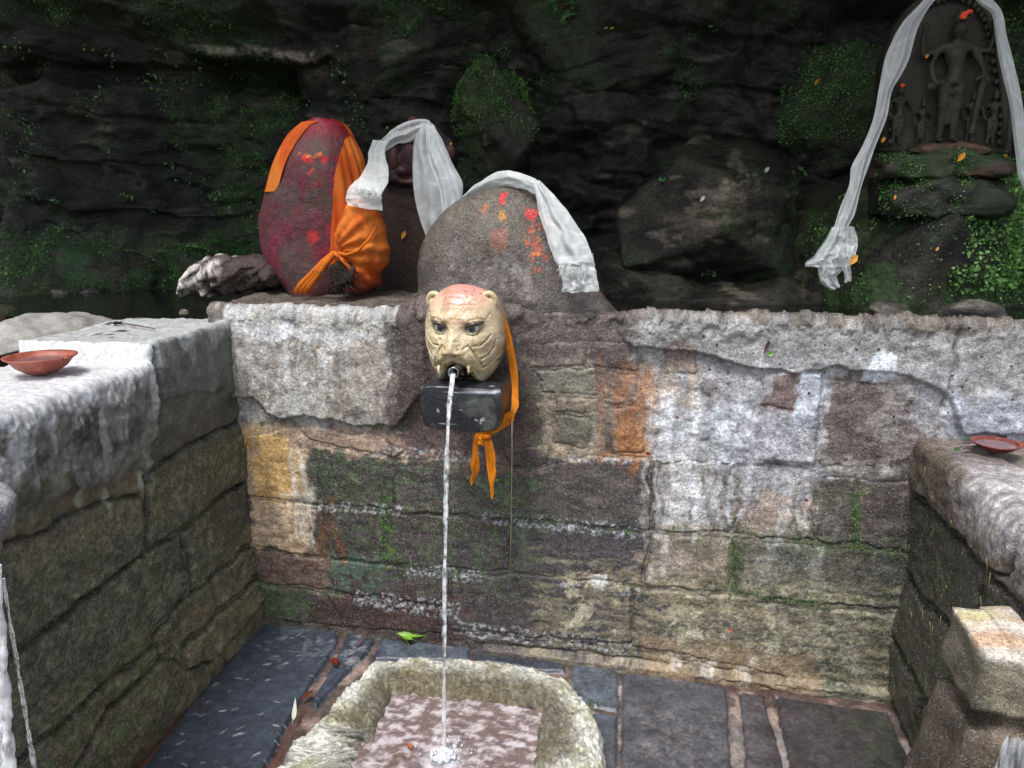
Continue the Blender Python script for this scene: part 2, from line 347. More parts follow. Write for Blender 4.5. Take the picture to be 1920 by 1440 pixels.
class Painter:
    """stains laid on a surface one over the other, each a patch with ragged edges in the surface's own metres"""
    def __init__(s, to): s.to = to; s.L = []
    def box(s, x0, y0, x1, y1, rgb, al=0.8, fe=0.03, amp=0.5, kind='blob', fr=14, wet=None):
        xm, ym = (x0 + x1) / 2, (y0 + y1) / 2
        a = sorted((s.to(x0, ym)[0], s.to(x1, ym)[0])); b = sorted((s.to(xm, y0)[1], s.to(xm, y1)[1]))
        s.L.append((a[0], a[1], b[0], b[1], lin(rgb), al, fe, amp, kind, fr, wet))
    def apply(s, A, B, col, wet):
        for k, (a0, a1, b0, b1, c, al, fe, amp, kind, fr, wt) in enumerate(s.L):
            pad = fe * 3 + .09
            m = (A > a0 - pad) & (A < a1 + pad) & (B > b0 - pad) & (B < b1 + pad)
            if not m.any(): continue
            a = A[m]; b = B[m]; wp_ = min(1.0, (min(a1 - a0, b1 - b0)) / .08)
            w1 = fbm(a * 7 + k, b * 7, k * 2.3, 3); w2 = fbm(a * 7, b * 7 + 30 + k, k * 2.3, 3); w3 = fbm(a * 30, b * 30, k * 1.1, 3)
            a = a + wp_ * (.022 * w1 + .008 * w3); b = b + wp_ * (.022 * w2 + .008 * w3)
            if kind == 'drip': b = b + .05 * wp_ * fbm(a * 22, 0.5, k * 3.1, 3)
            if kind == 'drip': n = fbm(a * fr * 3.2, b * fr * 0.35, k * 1.7, 4) + 0.3 * fbm(a * 60, b * 30, k, 2)
            elif kind == 'grain': n = fbm(a * fr * 0.4, b * fr * 3.5, k * 1.7, 4)
            else: n = fbm(a * fr, b * fr, k * 1.7, 5, 0.6)
            d = np.minimum(np.minimum(a - a0, a1 - a), np.minimum(b - b0, b1 - b))
            if kind == 'lichen':
                mk = sst(0.12, 0.3, n + 0.25 * fbm(a * 60, b * 60, k, 3)) * sst(-fe, fe, d + fe * n)
            elif kind in ('drip', 'grain'):
                mk = sst(-fe, fe, d + fe * n * 1.5) * sst(-0.5 * amp, 0.6, n + 0.35 * (1 - amp) + 0.1)
            else: mk = sst(-fe, fe, d + fe * (n + .35 * fbm(a * 45, b * 45, k + 4, 3)) * amp * 3)
            mk = (mk * al)[:, None]
            v = 1 + 0.22 * fbm(a * 40, b * 40, k + 8, 3)[:, None]
            col[m] = col[m] * (1 - mk) + c * v * mk
            if wt is not None: wet[m] = wet[m] * (1 - mk[:, 0]) + wt * mk[:, 0]
        return col, wet

# =================================================================== BACK WALL
def onback(px, py): p = W(px, py, Y=0); return (p[0], p[2])
GRp = [(745, 540), (1190, 600)]
X_L, X_R = -1.43, 0.80
zl = 1.205
def back_top(A):
    z = 1.222 + 0.006 * fbm(A * 6, 0.3, 2.2, 4) + 0 * A
    z = np.where(A < -0.78, zl + 0.012 * fbm(A * 5, 0.9, 2.2, 4), z)
    # shoulder of the domed stone
    return z
def back_map(A, B, h):
    zt = back_top(A); left = A < -0.78
    r = np.where(left, 0.025, 0.012); T = np.where(left, 0.42, 0.07) + 0.02 * fbm(A * 7, 4.4, 0.2, 3)
    i, z, no, nz = wall_map(A, B, zt, r, T, 0.05)
    return np.stack([A, i - h * no, z + h * nz], 1)
# cement boundary curves in wall metres (height of the lower edge of the proud render)
bl = np.array([onback(*p) for p in [(430, 745), (480, 750), (530, 790), (600, 782), (680, 800), (750, 800), (770, 770), (790, 740)]])
br = np.array([onback(*p) for p in [(1150, 610), (1180, 650), (1300, 662), (1400, 690), (1500, 700), (1560, 690), (1700, 706), (1775, 740), (1800, 815), (1930, 815)]])
def back_h(A, B, lab):
    zb = np.interp(A, bl[:, 0], bl[:, 1]) + 0.012 * fbm(A * 16, B * 4, 1.1, 3); L = (A < -0.70)
    h = np.where(L, 0.026 * sst(0, 0.012, B - zb) * sst(-0.70, -0.735, A), 0)
    zr = np.interp(A, br[:, 0], br[:, 1]) + 0.008 * fbm(A * 20, B * 4, 7.1, 4); R = A > -0.13
    h = h + np.where(R, 0.022 * sst(0, 0.012, B - zr) * sst(-0.13, -0.06, A), 0)
    # cement step left of the sunk stone and the long crack
    x1, zq = onback(1532, 790); _, za = onback(1532, 698); _, zb2 = onback(1532, 872)
    h = h + 0.016 * sst(x1 + .004, x1 - .004, A + .006 * fbm(A * 9, B * 14, 5.5, 3)) * sst(x1 - 0.25, x1 - 0.12, A) * sst(zb2 - .01, zb2 + .02, B) * sst(za + .01, za - .01, B)
    xc, _ = onback(1778, 700); zc0 = onback(1778, 770)[1]
    cd = np.abs(A - xc - .02 * fbm(A * 2, B * 12, 3.3, 3)); h = h - 0.02 * sst(0.009, 0.0, cd) * sst(zc0 - .02, zc0 + .02, B)
    # bulge carrying the spout
    xs, zs = onback(885, 700); q = ((A - xs) / 0.20) ** 2
    h = h + 0.05 * np.exp(-q ** 2) * sst(0.80, 1.0, B)
    # ragged lumps of cement
    lump = np.clip(fbm(A * 9, B * 9, 12.2, 4), 0, None)
    h = h + np.where((A > 0.0) & (lab < 0), 0.012 * lump, 0.004 * lump)
    h = h + 0.012 * np.exp(-((B - back_top(A) - 0.02) / .05) ** 2) * (fbm(A * 22, B * 22, 3, 4) > 0.15) * (lab < 0)
    # bottom stones step out at the foot
    h = h * sst(back_top(A) + .05, back_top(A) - .02, B) 
    return h + 0.03 * sst(0.035, 0.02, B) * (A > -0.55)
S = []
def st(off, *pts): S.append((off, [onback(*p) for p in pts]))
st(.010, (462, 822), (560, 800), (585, 830), (600, 943), (462, 928)); st(.014, (592, 835), (700, 856), (738, 862), (738, 953), (606, 943))
st(.013, (742, 864), (840, 858), (985, 880), (985, 973), (742, 956)); st(.016, (992, 880), (1040, 872), (1100, 853), (1219, 860), (1216, 993), (992, 974))
st(.006, (1226, 863), (1371, 869), (1372, 1002), (1223, 994)); st(.010, (1378, 870), (1530, 878), (1525, 1012), (1379, 1003))
st(.014, (1537, 893), (1604, 899), (1603, 1018), (1532, 1012)); st(.008, (1612, 902), (1765, 905), (1765, 1040), (1611, 1021))
st(.010, (462, 934), (600, 949), (613, 1040), (462, 1024)); st(.015, (607, 950), (716, 961), (718, 1055), (619, 1042)); st(.011, (723, 961), (955, 977), (956, 1070), (725, 1056))
st(.016, (961, 978), (1211, 1000), (1206, 1095), (961, 1072)); st(.012, (1218, 1001), (1372, 1011), (1369, 1109), (1212, 1097)); st(.019, (1381, 1012), (1765, 1044), (1765, 1152), (1377, 1112))
st(.009, (470, 1031), (615, 1047), (615, 1104), (470, 1092)); st(.013, (620, 1048), (842, 1075), (842, 1135), (620, 1107)); st(.017, (847, 1076), (1050, 1080), (1183, 1098), (1183, 1206), (847, 1180))
st(.020, (1188, 1101), (1376, 1119), (1530, 1141), (1765, 1162), (1765, 1302), (1517, 1277), (1389, 1250), (1188, 1211))
st(.008, (478, 1099), (600, 1111), (642, 1172), (478, 1158)); st(.012, (607, 1111), (842, 1142), (842, 1187), (649, 1174))
st(.012, (850, 1188), (1167, 1216), (1389, 1258), (1389, 1268), (1165, 1228), (850, 1200)); st(.010, (1393, 1259), (1517, 1288), (1765, 1318), (1765, 1328), (1517, 1298), (1393, 1270))
st(.012, (1248, 648), (1305, 652), (1306, 700), (1245, 700)); st(.012, (1430, 702), (1490, 690), (1492, 765), (1425, 760)); st(.010, (1136, 700), (1192, 703), (1196, 757), (1131, 755))
st(.010, (1010, 694), (1126, 698), (1126, 738), (1012, 733)); st(.014, (1112, 641), (1190, 645), (1192, 694), (1110, 690)); st(.012, (1040, 775), (1108, 780), (1106, 838), (1036, 830))
st(.012, (1142, 763), (1204, 765), (1206, 849), (1146, 846)); st(.006, (1548, 712), (1680, 725), (1672, 880), (1540, 870)); st(.010, (1000, 641), (1104, 641), (1100, 688), (998, 686))
st(.010, (940, 836), (1030, 838), (1026, 868), (960, 876)); st(.012, (1040, 744), (1124, 746), (1118, 770), (1040, 768))
st(.012, (560, 800), (700, 815), (760, 838), (740, 856), (700, 850), (590, 828))
PB = Painter(onback); b = PB.box
# stone body colours
b(455, 810, 1230, 1200, (80, 70, 66), .8, .04); b(560, 830, 1230, 1180, (66, 60, 62), .55, .05, 1)
b(1220, 860, 1770, 1310, (108, 98, 82), .85, .05); b(1360, 1010, 1700, 1130, (104, 98, 84), .6, .04, kind='grain'); b(1250, 1120, 1700, 1260, (134, 122, 98), .7, .05, 1, 'grain'); b(1380, 1150, 1700, 1290, (66, 70, 58), .75, .04, .8, 'grain', 16)
b(990, 870, 1215, 1000, (98, 88, 78), .6, .03); b(960, 980, 1205, 1095, (76, 70, 72), .8, .03); b(1000, 1090, 1260, 1220, (68, 60, 58), .75, .04)
# green algae
b(560, 850, 740, 950, (78, 84, 66), .5, .05, 1); b(620, 1046, 712, 1112, (84, 106, 92), .75, .02, .9, fr=20); b(850, 980, 1000, 1080, (72, 80, 60), .55, .04, 1, 'lichen')
b(500, 1098, 580, 1160, (84, 98, 66), .7, .02, 1); b(716, 930, 735, 1060, (110, 140, 60), .8, .01, 1, 'lichen', 26); b(600, 840, 1020, 1100, (84, 106, 68), .5, .05, 1, 'lichen', 36); b(900, 900, 1000, 1000, (96, 126, 76), .6, .03, 1, 'lichen', 40)
# dark & rusty foot on the left
b(590, 1108, 850, 1190, (72, 50, 46), .8, .03, 1); b(596, 945, 640, 1060, (112, 70, 42), .75, .01, 1, 'drip'); b(600, 950, 960, 985, (78, 66, 52), .4, .02)
b(490, 1035, 610, 1100, (128, 104, 88), .8, .02); b(540, 1040, 600, 1100, (84, 62, 58), .5, .02, 1, 'drip')
# pale orange left column
b(462, 800, 580, 1028, (200, 172, 138), .95, .012, .6); b(468, 815, 555, 930, (212, 168, 98), .75, .02, 1); b(552, 820, 584, 1020, (222, 212, 196), .7, .008, 1, 'drip'); b(500, 960, 530, 1020, (140, 130, 120), .5, .01, 1, 'drip')
# pinkish mortar below the left render
b(540, 785, 760, 850, (176, 150, 128), .9, .012, .8); b(760, 805, 1000, 865, (136, 108, 94), .75, .02, 1); b(640, 788, 760, 800, (70, 78, 56), .7, .006, 1)
# brown field round the spout
b(730, 560, 1040, 860, (92, 76, 72), .9, .03, .8); b(760, 600, 1020, 800, (74, 60, 58), .6, .03, 1); b(990, 560, 1240, 690, (104, 92, 88), .85, .03, .9); b(1000, 740, 1130, 860, (100, 96, 78), .8, .03, 1)
b(1020, 690, 1240, 860, (150, 134, 116), .85, .02, 1); b(1010, 692, 1125, 738, (118, 116, 100), .8, .008); b(1040, 775, 1108, 838, (84, 84, 70), .75, .01); b(1112, 641, 1190, 694, (84, 72, 70), .8, .01); b(1040, 840, 1220, 862, (182, 164, 136), .7, .01)
b(1130, 790, 1150, 850, (70, 66, 64), .8, .006)
# rendered cement
b(425, 540, 752, 792, (176, 174, 170), 1, .010, .6); b(425, 600, 740, 790, (182, 176, 166), .8, .02, .8); b(450, 640, 740, 790, (140, 124, 108), .75, .02, .9, 'drip', 12); b(480, 650, 620, 790, (196, 194, 188), .7, .02, .8, 'drip', 12)
b(440, 612, 720, 640, (216, 216, 214), .7, .012, 1); b(730, 600, 765, 800, (78, 66, 60), .8, .012, .7); b(640, 760, 760, 790, (90, 80, 72), .6, .015, 1)
b(1200, 620, 1940, 860, (158, 156, 154), .95, .02, .7); b(1190, 610, 1940, 680, (150, 148, 144), .9, .02, .5)
b(1240, 700, 1540, 870, (176, 174, 176), .8, .03, .9); b(1350, 780, 1535, 880, (160, 158, 162), .8, .03, .9); b(1225, 740, 1310, 1090, (226, 226, 226), .95, .015, .7, 'drip', 8); b(1320, 760, 1380, 1000, (214, 216, 220), .7, .02, .8, 'drip', 10); b(1215, 860, 1380, 1000, (196, 192, 186), .85, .03, .8, 'drip', 10)
b(1215, 1000, 1370, 1095, (168, 150, 130), .75, .02, .7); b(1218, 1000, 1260, 1090, (196, 190, 180), .6, .02, 1, 'drip')
b(1370, 780, 1530, 890, (190, 188, 190), .7, .03, .9, 'drip', 10); b(1350, 880, 1400, 1000, (92, 84, 70), .6, .015, .9, 'drip'); b(1385, 870, 1525, 960, (194, 192, 194), .85, .02, .8, 'drip', 12); b(1400, 940, 1510, 1010, (186, 166, 150), .75, .02, .9)
b(1430, 960, 1560, 1110, (206, 204, 196), .7, .01, 1.2, 'drip', 18); b(1380, 1050, 1480, 1100, (200, 196, 186), .5, .01, 1.2, 'drip', 18)
b(1248, 648, 1304, 700, (126, 108, 98), .8, .008); b(1440, 700, 1492, 762, (104, 78, 68), .85, .01); b(1310, 715, 1350, 765, (112, 98, 92), .6, .012, 1); b(1495, 700, 1535, 800, (206, 210, 220), .8, .01, 1)
b(1546, 705, 1720, 880, (138, 128, 122), .85, .015); b(1555, 725, 1640, 860, (92, 78, 70), .85, .015, .9); b(1700, 700, 1790, 800, (166, 164, 168), .7, .03); b(1650, 790, 1740, 900, (104, 88, 84), .7, .03, 1)
b(1540, 872, 1700, 898, (168, 162, 156), .7, .01); b(1532, 896, 1606, 1020, (88, 84, 74), .85, .01); b(1612, 905, 1720, 1320, (88, 78, 76), .8, .03); b(1595, 920, 1612, 1030, (88, 112, 70), .7, .006, 1, 'lichen', 24)
b(1660, 1000, 1780, 1330, (54, 52, 48), .85, .03); b(1480, 1015, 1700, 1035, (80, 92, 64), .6, .008, 1, 'lichen'); b(1370, 1010, 1392, 1120, (80, 94, 56), .7, .006, 1, 'lichen', 24)
b(1610, 665, 1660, 715, (232, 236, 242), .95, .006, 1.2); b(1780, 740, 1940, 830, (172, 174, 184), .8, .02)
b(1380, 1030, 1700, 1145, (92, 92, 80), .55, .05, 1); b(1480, 1160, 1700, 1300, (70, 76, 62), .6, .06, 1); b(960, 1090, 1240, 1210, (78, 72, 72), .5, .05, 1); b(1620, 900, 1740, 1320, (66, 62, 60), .55, .05, 1)
for p in [(1216, 996, 1700, 1036), (1200, 1098, 1700, 1152), (1000, 976, 1210, 1000), (590, 944, 720, 962), (1370, 1005, 1388, 1110), (1180, 1210, 1700, 1300), (480, 1095, 640, 1112)]: b(*p, (84, 104, 58), .55, .006, 1, 'lichen', 44)
b(1230, 1020, 1720, 1310, (72, 72, 62), .45, .08, 1, 'drip', 6); b(1200, 1110, 1720, 1310, (80, 78, 66), .5, .06, 1); b(1000, 880, 1215, 1200, (70, 66, 68), .4, .06, 1)
# rust
b(1130, 690, 1215, 855, (150, 98, 62), .75, .025, 1, 'drip', 10); b(1145, 765, 1200, 848, (166, 104, 52), .6, .015, 1); b(1200, 700, 1226, 860, (190, 140, 88), .6, .012, 1, 'drip'); b(1280, 690, 1300, 760, (190, 160, 125), .6, .015, 1, 'drip'); b(1235, 700, 1262, 760, (196, 166, 130), .5, .02, 1, 'drip')
b(1110, 700, 1150, 735, (96, 62, 50), .5, .015)
# lime lines along joints and lichen
for p in [(700, 842, 900, 858), (600, 944, 760, 962), (900, 972, 1200, 995), (760, 1060, 900, 1084), (670, 1118, 860, 1146), (1050, 1088, 1200, 1108), (1060, 858, 1230, 866), (860, 1182, 1180, 1208)]: b(*p, (200, 202, 206), .55, .006, 1, 'lichen', 70)
b(1060, 1075, 1110, 1180, (196, 186, 160), .85, .01, 1, 'lichen', 22); b(1290, 1140, 1345, 1250, (190, 184, 160), .9, .012, 1, 'lichen', 20); b(1250, 1110, 1300, 1230, (180, 172, 140), .8, .012, 1, 'lichen', 26)
b(1430, 1140, 1500, 1240, (182, 178, 156), .75, .015, 1, 'lichen', 26); b(1240, 1100, 1620, 1250, (176, 172, 156), .45, .04, 1, 'lichen', 44); b(1080, 1080, 1440, 1140, (160, 140, 106), .5, .02, 1, 'lichen', 28); b(1150, 1200, 1480, 1270, (172, 156, 132), .5, .006, 1, 'lichen', 30); b(1000, 1080, 1700, 1280, (168, 156, 126), .5, .05, 1, 'grain', 22)
for x, y, s in ((1268, 1240, 11), (1405, 1238, 10), (1325, 1250, 14), (1395, 1262, 10), (1120, 1088, 14)): b(x - s, y - s, x + s, y + s, (205, 202, 190), 1, .004, 1)
b(1200, 1210, 1530, 1285, (150, 122, 94), .5, .008, 1)
def paint_back(A, B, lab, d):
    n = len(A); base = np.ones((n, 3)) * lin((104, 94, 84)); wet = np.full(n, 0.45)
    col, wet = PB.apply(A, B, base, wet)
    lum = col.mean(1)
    # per-stone tone, mottling, dark wet joints
    r2 = np.random.default_rng(3).uniform(0.95, 1.05, 200)
    col = col * np.where(lab >= 0, r2[lab], 1.0)[:, None]
    mo = np.exp(0.38 * fbm(A * 16, B * 16, 31.0, 5, .65))[:, None]
    mo2 = np.exp(0.26 * fbm(A * 70, B * 70, 3.0, 3, .7))[:, None]
    col = col * mo * mo2
    crev = sst(0.004, -0.008, d) * (B < back_top(A) - .35)
    jn = fbm(A * 9, B * 9, 41, 3)
    col = col * (1 - 0.6 * np.exp(-(d / 0.0026) ** 2) * sst(-.4, .3, jn) * np.where(B > .84, .45, 1) * (lum < .5))[:, None]
    col = col * np.array([.96, 1.0, 1.05]); wet = np.clip(0.9 - 1.0 * lum + 0.3 * fbm(A * 5, B * 5, 6, 3), 0, 1)
    return col, wet
back = empty('spout_wall', (-0.3, 0.0, 0.0), label='stone back wall with grey cement coping, lime streaks and the animal head spout', cat='wall')
sheet(back, -1.50, 1.75, -0.04, 1.78, 0.0042, back_map, back_h, paint_back, [s[1] for s in S], [s[0] * (.22 if np.mean([q[1] for q in s[1]]) > .82 else .27) for s in S], 'cement_render', M['wall'], 'stone', M['wall'], seed=1, groove=.0024, rnd=.004, warp=.012, rel=.0026)
bm_ = MB()   # wall's own core so that it is solid from behind
def box_into(mb, x0, x1, y0, y1, z0, z1):
    mb.add([(x, y, z) for x in (x0, x1) for y in (y0, y1) for z in (z0, z1)], [(0, 1, 3, 2), (4, 6, 7, 5), (0, 4, 5, 1), (2, 3, 7, 6), (0, 2, 6, 4), (1, 5, 7, 3)])
box_into(bm_, -1.74, 1.75, 0.045, 0.12, -.1, 1.14); bm_.build('wall_core', M['litter'], back, False)

# =================================================================== LEFT WALL
def onleft(px, py): p = W(px, py, X=X_L); return (p[1], p[2])
def left_zt(A): return np.where(A > -0.415 + .012 * fbm(A * 3, 0.5, 0.5, 2), 1.157, 1.094) + 0.007 * fbm(A * 8, 1.5, 3.3, 4)
ml = np.array([onleft(*p) for p in [(0, 930), (60, 945), (110, 935), (200, 905), (262, 880), (285, 815), (300, 760), (340, 740), (440, 735)]])
ml = ml[np.argsort(ml[:, 0])]
def left_map(A, B, h):
    zt = left_zt(A); k = sst(-0.45, -0.40, A); r = 0.022 * (1 - k) + 0.008 * k
    i, z, no, nz = wall_map(A, B, zt, r, 0.44, -0.02)
    bat = 0.03 * sst(0.35, 0.0, z)
    return np.stack([X_L - i + bat + h * no, A, z + h * nz], 1)
def left_h(A, B, lab):
    zb = np.interp(A, ml[:, 0], ml[:, 1]) + 0.02 * fbm(A * 14, B * 3, 1.1, 3)
    h = 0.020 * sst(-0.01, 0.03, B - zb) * sst(-0.40, -0.44, A) + 0.012 * sst(0, 0.01, B - zb) * (A > -.40)
    h = h + 0.010 * fbm(A * 16, B * 12, 4.4, 5, .65) * (A < -.4) * (B > .8)
    h = h + 0.008 * fbm(A * 4, B * 4, 2.4, 3) - 0.012 * np.exp(-((A + 0.415) / .008) ** 2) * (B > .9)
    return h * sst(left_zt(A) + .06, left_zt(A) - .05, B)
SL = []
def sl(off, pts): SL.append((off, [onleft(*p) for p in pts]))
sl(.020, [(272, 897), (332, 846), (447, 788), (476, 884), (332, 993), (275, 1031)]); sl(.024, [(-60, 1065), (38, 1012), (211, 929), (262, 929), (272, 1031), (256, 1050), (13, 1229), (-60, 1290)])
sl(.016, [(339, 996), (478, 887), (482, 1006), (358, 1108), (348, 1031)]); sl(.022, [(-60, 1300), (13, 1242), (275, 1038), (332, 1006), (350, 1082), (345, 1121), (281, 1185), (275, 1210), (38, 1415), (-60, 1500)])
sl(.018, [(358, 1114), (482, 1015), (486, 1068), (332, 1210), (313, 1236), (288, 1229), (284, 1197)]); sl(.026, [(335, 1216), (484, 1079), (490, 1108), (460, 1153), (383, 1242), (339, 1255)])
sl(.022, [(-60, 1520), (38, 1423), (281, 1212), (286, 1229), (192, 1331), (121, 1440), (38, 1560)]); sl(.030, [(121, 1443), (192, 1338), (294, 1236), (326, 1229), (335, 1261), (307, 1312), (224, 1440), (130, 1580)])
for o_, y0, y1, z0, z1 in ((.02, -1.75, -1.08, .64, .86), (.02, -1.9, -1.16, .40, .60), (.02, -2.3, -1.78, .3, .86), (.02, -1.9, -1.1, .05, .36), (.02, -2.8, -2.35, .05, .9)):
    SL.append((o_, [(y0, z0), (y1, z0), (y1 + .02, z1), (y0, z1)]))
PL = Painter(onleft); b = PL.box
b(260, 780, 480, 1050, (78, 76, 64), .8, .03, 1); b(380, 880, 480, 1020, (84, 80, 68), .7, .03); b(380, 990, 490, 1130, (104, 92, 74), .8, .03, 1); b(330, 1080, 480, 1250, (124, 104, 80), .85, .03, 1)
b(100, 1210, 330, 1500, (104, 86, 62), .8, .04, 1); b(0, 930, 280, 1050, (118, 100, 74), .7, .04, 1); b(-40, 1000, 300, 1300, (78, 80, 66), .6, .05, 1); b(280, 1000, 420, 1140, (80, 80, 68), .6, .04)
b(0, 930, 480, 1400, (98, 108, 72), .5, .03, 1, 'lichen', 34); b(0, 930, 480, 1400, (140, 132, 106), .5, .03, 1, 'lichen', 48); b(100, 1250, 300, 1400, (96, 112, 62), .6, .02, 1, 'lichen', 24); b(400, 890, 480, 1010, (64, 62, 54), .6, .03)
def paint_left(A, B, lab, d):
    n = len(A); col = np.ones((n, 3)) * lin((98, 95, 80)); wet = np.full(n, .5)
    col, wet = PL.apply(A, B, col, wet)
    zb = np.interp(A, ml[:, 0], ml[:, 1]); zt = left_zt(A)
    cem = sst(-0.02, 0.02, B - zb + 0.03 * fbm(A * 16, B * 6, 2, 3)); k = sst(-0.45, -0.40, A)
    cc = lin((128, 122, 114)) * (1 - k)[:, None] + lin((104, 104, 98)) * k[:, None]
    br_ = (sst(-.05, .35, fbm(A * 7, B * 7, 77, 4)) * sst(zt - .04, zt - .14, B) * (1 - k))[:, None]; cc = cc * (1 - .8 * br_) + lin((92, 84, 62)) * .8 * br_
    # brown patches and vertical lime runs on the bulge
    dr = fbm(A * 20, B * 3.5, 6, 4) + .5 * fbm(A * 9, B * 9, 16, 4)
    cc = cc * (1 - .6 * sst(-.2, .4, fbm(A * 9, B * 9, 9, 5, .6)) * (1 - k))[:, None]
    run = .8 * (sst(0.1, 0.5, dr) * sst(zb - .08, zt - .06, B) * (A < -.41))[:, None]
    cc = cc * (1 - run) + lin((198, 194, 192)) * run
    top = sst(zt - .07, zt - .01, B + .045 * fbm(A * 14, B * 10, 8, 5, .6))[:, None]
    ct = np.where((A < -.415)[:, None], lin((196, 192, 193)), lin((168, 166, 164)))
    cc = cc * (1 - top) + ct * top
    inner = sst(.002, .02, A + .415) * sst(zt + .012, zt - .004, B)
    col = col * (1 - cem[:, None]) + cc * cem[:, None]
    drips = (sst(0.25, 0.5, dr) * sst(zb - .15, zb - .01, B) * (1 - cem) * (A < -.45))[:, None]
    col = col * (1 - drips * .8) + lin((170, 164, 152)) * drips * .8
    col = col * np.exp(0.36 * fbm(A * 16, B * 16, 33.0, 5, .65) * (1 - .7 * top[:, 0]))[:, None] * np.exp(0.2 * fbm(A * 70, B * 70, 3.0, 3, .7))[:, None]
    col = col * (1 - 0.7 * np.exp(-(d / 0.005) ** 2))[:, None]
    lum = col.mean(1); col = col * (1 + .10 * (1 - cem[:, None])) * np.array([.93, 1.0, 1.02]); return col, np.clip(0.8 - 1.2 * lum, 0, 1)
left = empty('side_wall', (X_L, -0.8, 0.0), label='mossy left side wall with thick white cement top carrying a clay bowl', cat='wall')
sheet(left, -1.90, 0.06, -0.04, 1.90, 0.0045, left_map, left_h, paint_left, [s[1] for s in SL], [s[0] * .45 for s in SL], 'cement_top', M['render'], 'stone', M['wall'], seed=5, groove=.012, rnd=.010, rel=.0038, warp=.012)

# =================================================================== RIGHT WALL
def onright(px, py): p = W(px, py, X=X_R - .01); return (p[1], p[2])
def right_zt(A): return 0.862 + 0.008 * fbm(A * 7, 2.5, 3.3, 4) + .02 * sst(-.1, -.6, A)
def right_map(A, B, h):
    zt = right_zt(A); r = 0.010 + 0.028 * sst(-.1, -.5, A)
    i, z, no, nz = wall_map(A, B, zt, r, 0.9, 0.02)
    return np.stack([X_R - .01 + i - h * no, A, z + h * nz], 1)
def right_h(A, B, lab): return (0.012 * fbm(A * 4, B * 4, 22.4, 4) + 0.004 * fbm(A * 26, B * 26, 14.4, 3)) * sst(right_zt(A) + .08, right_zt(A) - .02, B)
SR = []
def sr(off, pts): SR.append((off, [tuple(p) for p in pts]))
sr(.03, [(0.02, .722), (-.30, .725), (-.615, .742), (-.64, .80), (-.64, 1.02), (-.2, 1.02), (0.02, 1.0)]); sr(.03, [(-.665, .745), (-1.2, .74), (-1.2, 1.02), (-.665, 1.02)])
sr(.012, [(0.02, .70), (-.28, .705), (-.53, .715), (-.545, .50), (-.2, .46), (0.02, .45)]); sr(.016, [(-.56, .715), (-1.05, .71), (-1.05, .5), (-.57, .50)])
sr(.018, [(0.02, .43), (-.2, .44), (-.42, .475), (-.42, .24), (0.02, .22)]); sr(.014, [(-.44, .47), (-1.0, .48), (-1.0, .24), (-.44, .23)]); sr(.02, [(0.02, .20), (-.3, .215), (-.3, .02), (0.02, .02)]); sr(.02, [(-.32, .215), (-.9, .21), (-.9, .02), (-.32, .02)])
sr(.02, [(-1.22, .72), (-1.8, .72), (-1.8, 1.02), (-1.22, 1.02)]); sr(.02, [(-1.08, .70), (-1.7, .70), (-1.7, .4), (-1.08, .4)]); sr(.02, [(-1.03, .38), (-1.7, .38), (-1.7, .03), (-1.03, .03)])
def paint_right(A, B, lab, d):
    n = len(A); col = np.ones((n, 3)) * lin((62, 60, 52)); zt = right_zt(A)
    up = sst(.70, .76, B)[:, None]; col = col * (1 - up) + lin((88, 78, 66)) * up
    rn = fbm(A * 30, B * 30, 8, 3)
    front = sst(-.26, -.40, A + .05 * rn) * sst(.72, .86, B + .05 * fbm(A * 12, B * 12, 5, 4) - .12 * sst(-.3, -.6, A) * 0)
    top = np.maximum(sst(zt - .01, zt + .03, B + .02 * fbm(A * 12, B * 12, 7, 4)), front)[:, None]
    ct = lin((176, 172, 174)) * np.exp(.45 * fbm(A * 34, B * 34, 88, 4, .7))[:, None] * (0.75 + .25 * sst(-.05, -.3, A))[:, None]; bk = (sst(-.16, -.02, A + .04 * fbm(A * 12, B * 12, 17, 3)) * sst(zt + .2, zt, B))[:, None]
    bk = np.maximum(bk, sst(-.30, -.16, A + .04 * fbm(A * 14, B * 14, 19, 3))[:, None] * .7); ct = ct * (1 - bk) + lin((104, 88, 78)) * bk
    col = col * (1 - top * .9) + ct * top * .9
    g = (sst(0.1, .35, fbm(A * 18, B * 18, 55, 4)) * (B < .7))[:, None]; col = col * (1 - .4 * g) + lin((60, 78, 46)) * .4 * g
    col = col * np.exp(0.34 * fbm(A * 16, B * 16, 35.0, 5, .65))[:, None] * np.exp(0.25 * fbm(A * 70, B * 70, 3.0, 3, .7))[:, None]
    col = col * (1 - 0.6 * np.exp(-(d / 0.006) ** 2))[:, None]
    return col, np.clip(0.95 - 1.3 * col.mean(1), 0, 1)
right = empty('side_wall', (X_R, -0.6, 0.0), label='dark wet right side wall of big stones, clay dish on its pale top', cat='wall')
sheet(right, -1.45, 0.03, -0.04, 1.95, 0.0045, right_map, right_h, paint_right, [s[1] for s in SR], [s[0] * .5 for s in SR], 'mortar', M['render'], 'stone', M['wall'], seed=8, groove=.018, rnd=.008, rel=.003, warp=.010)

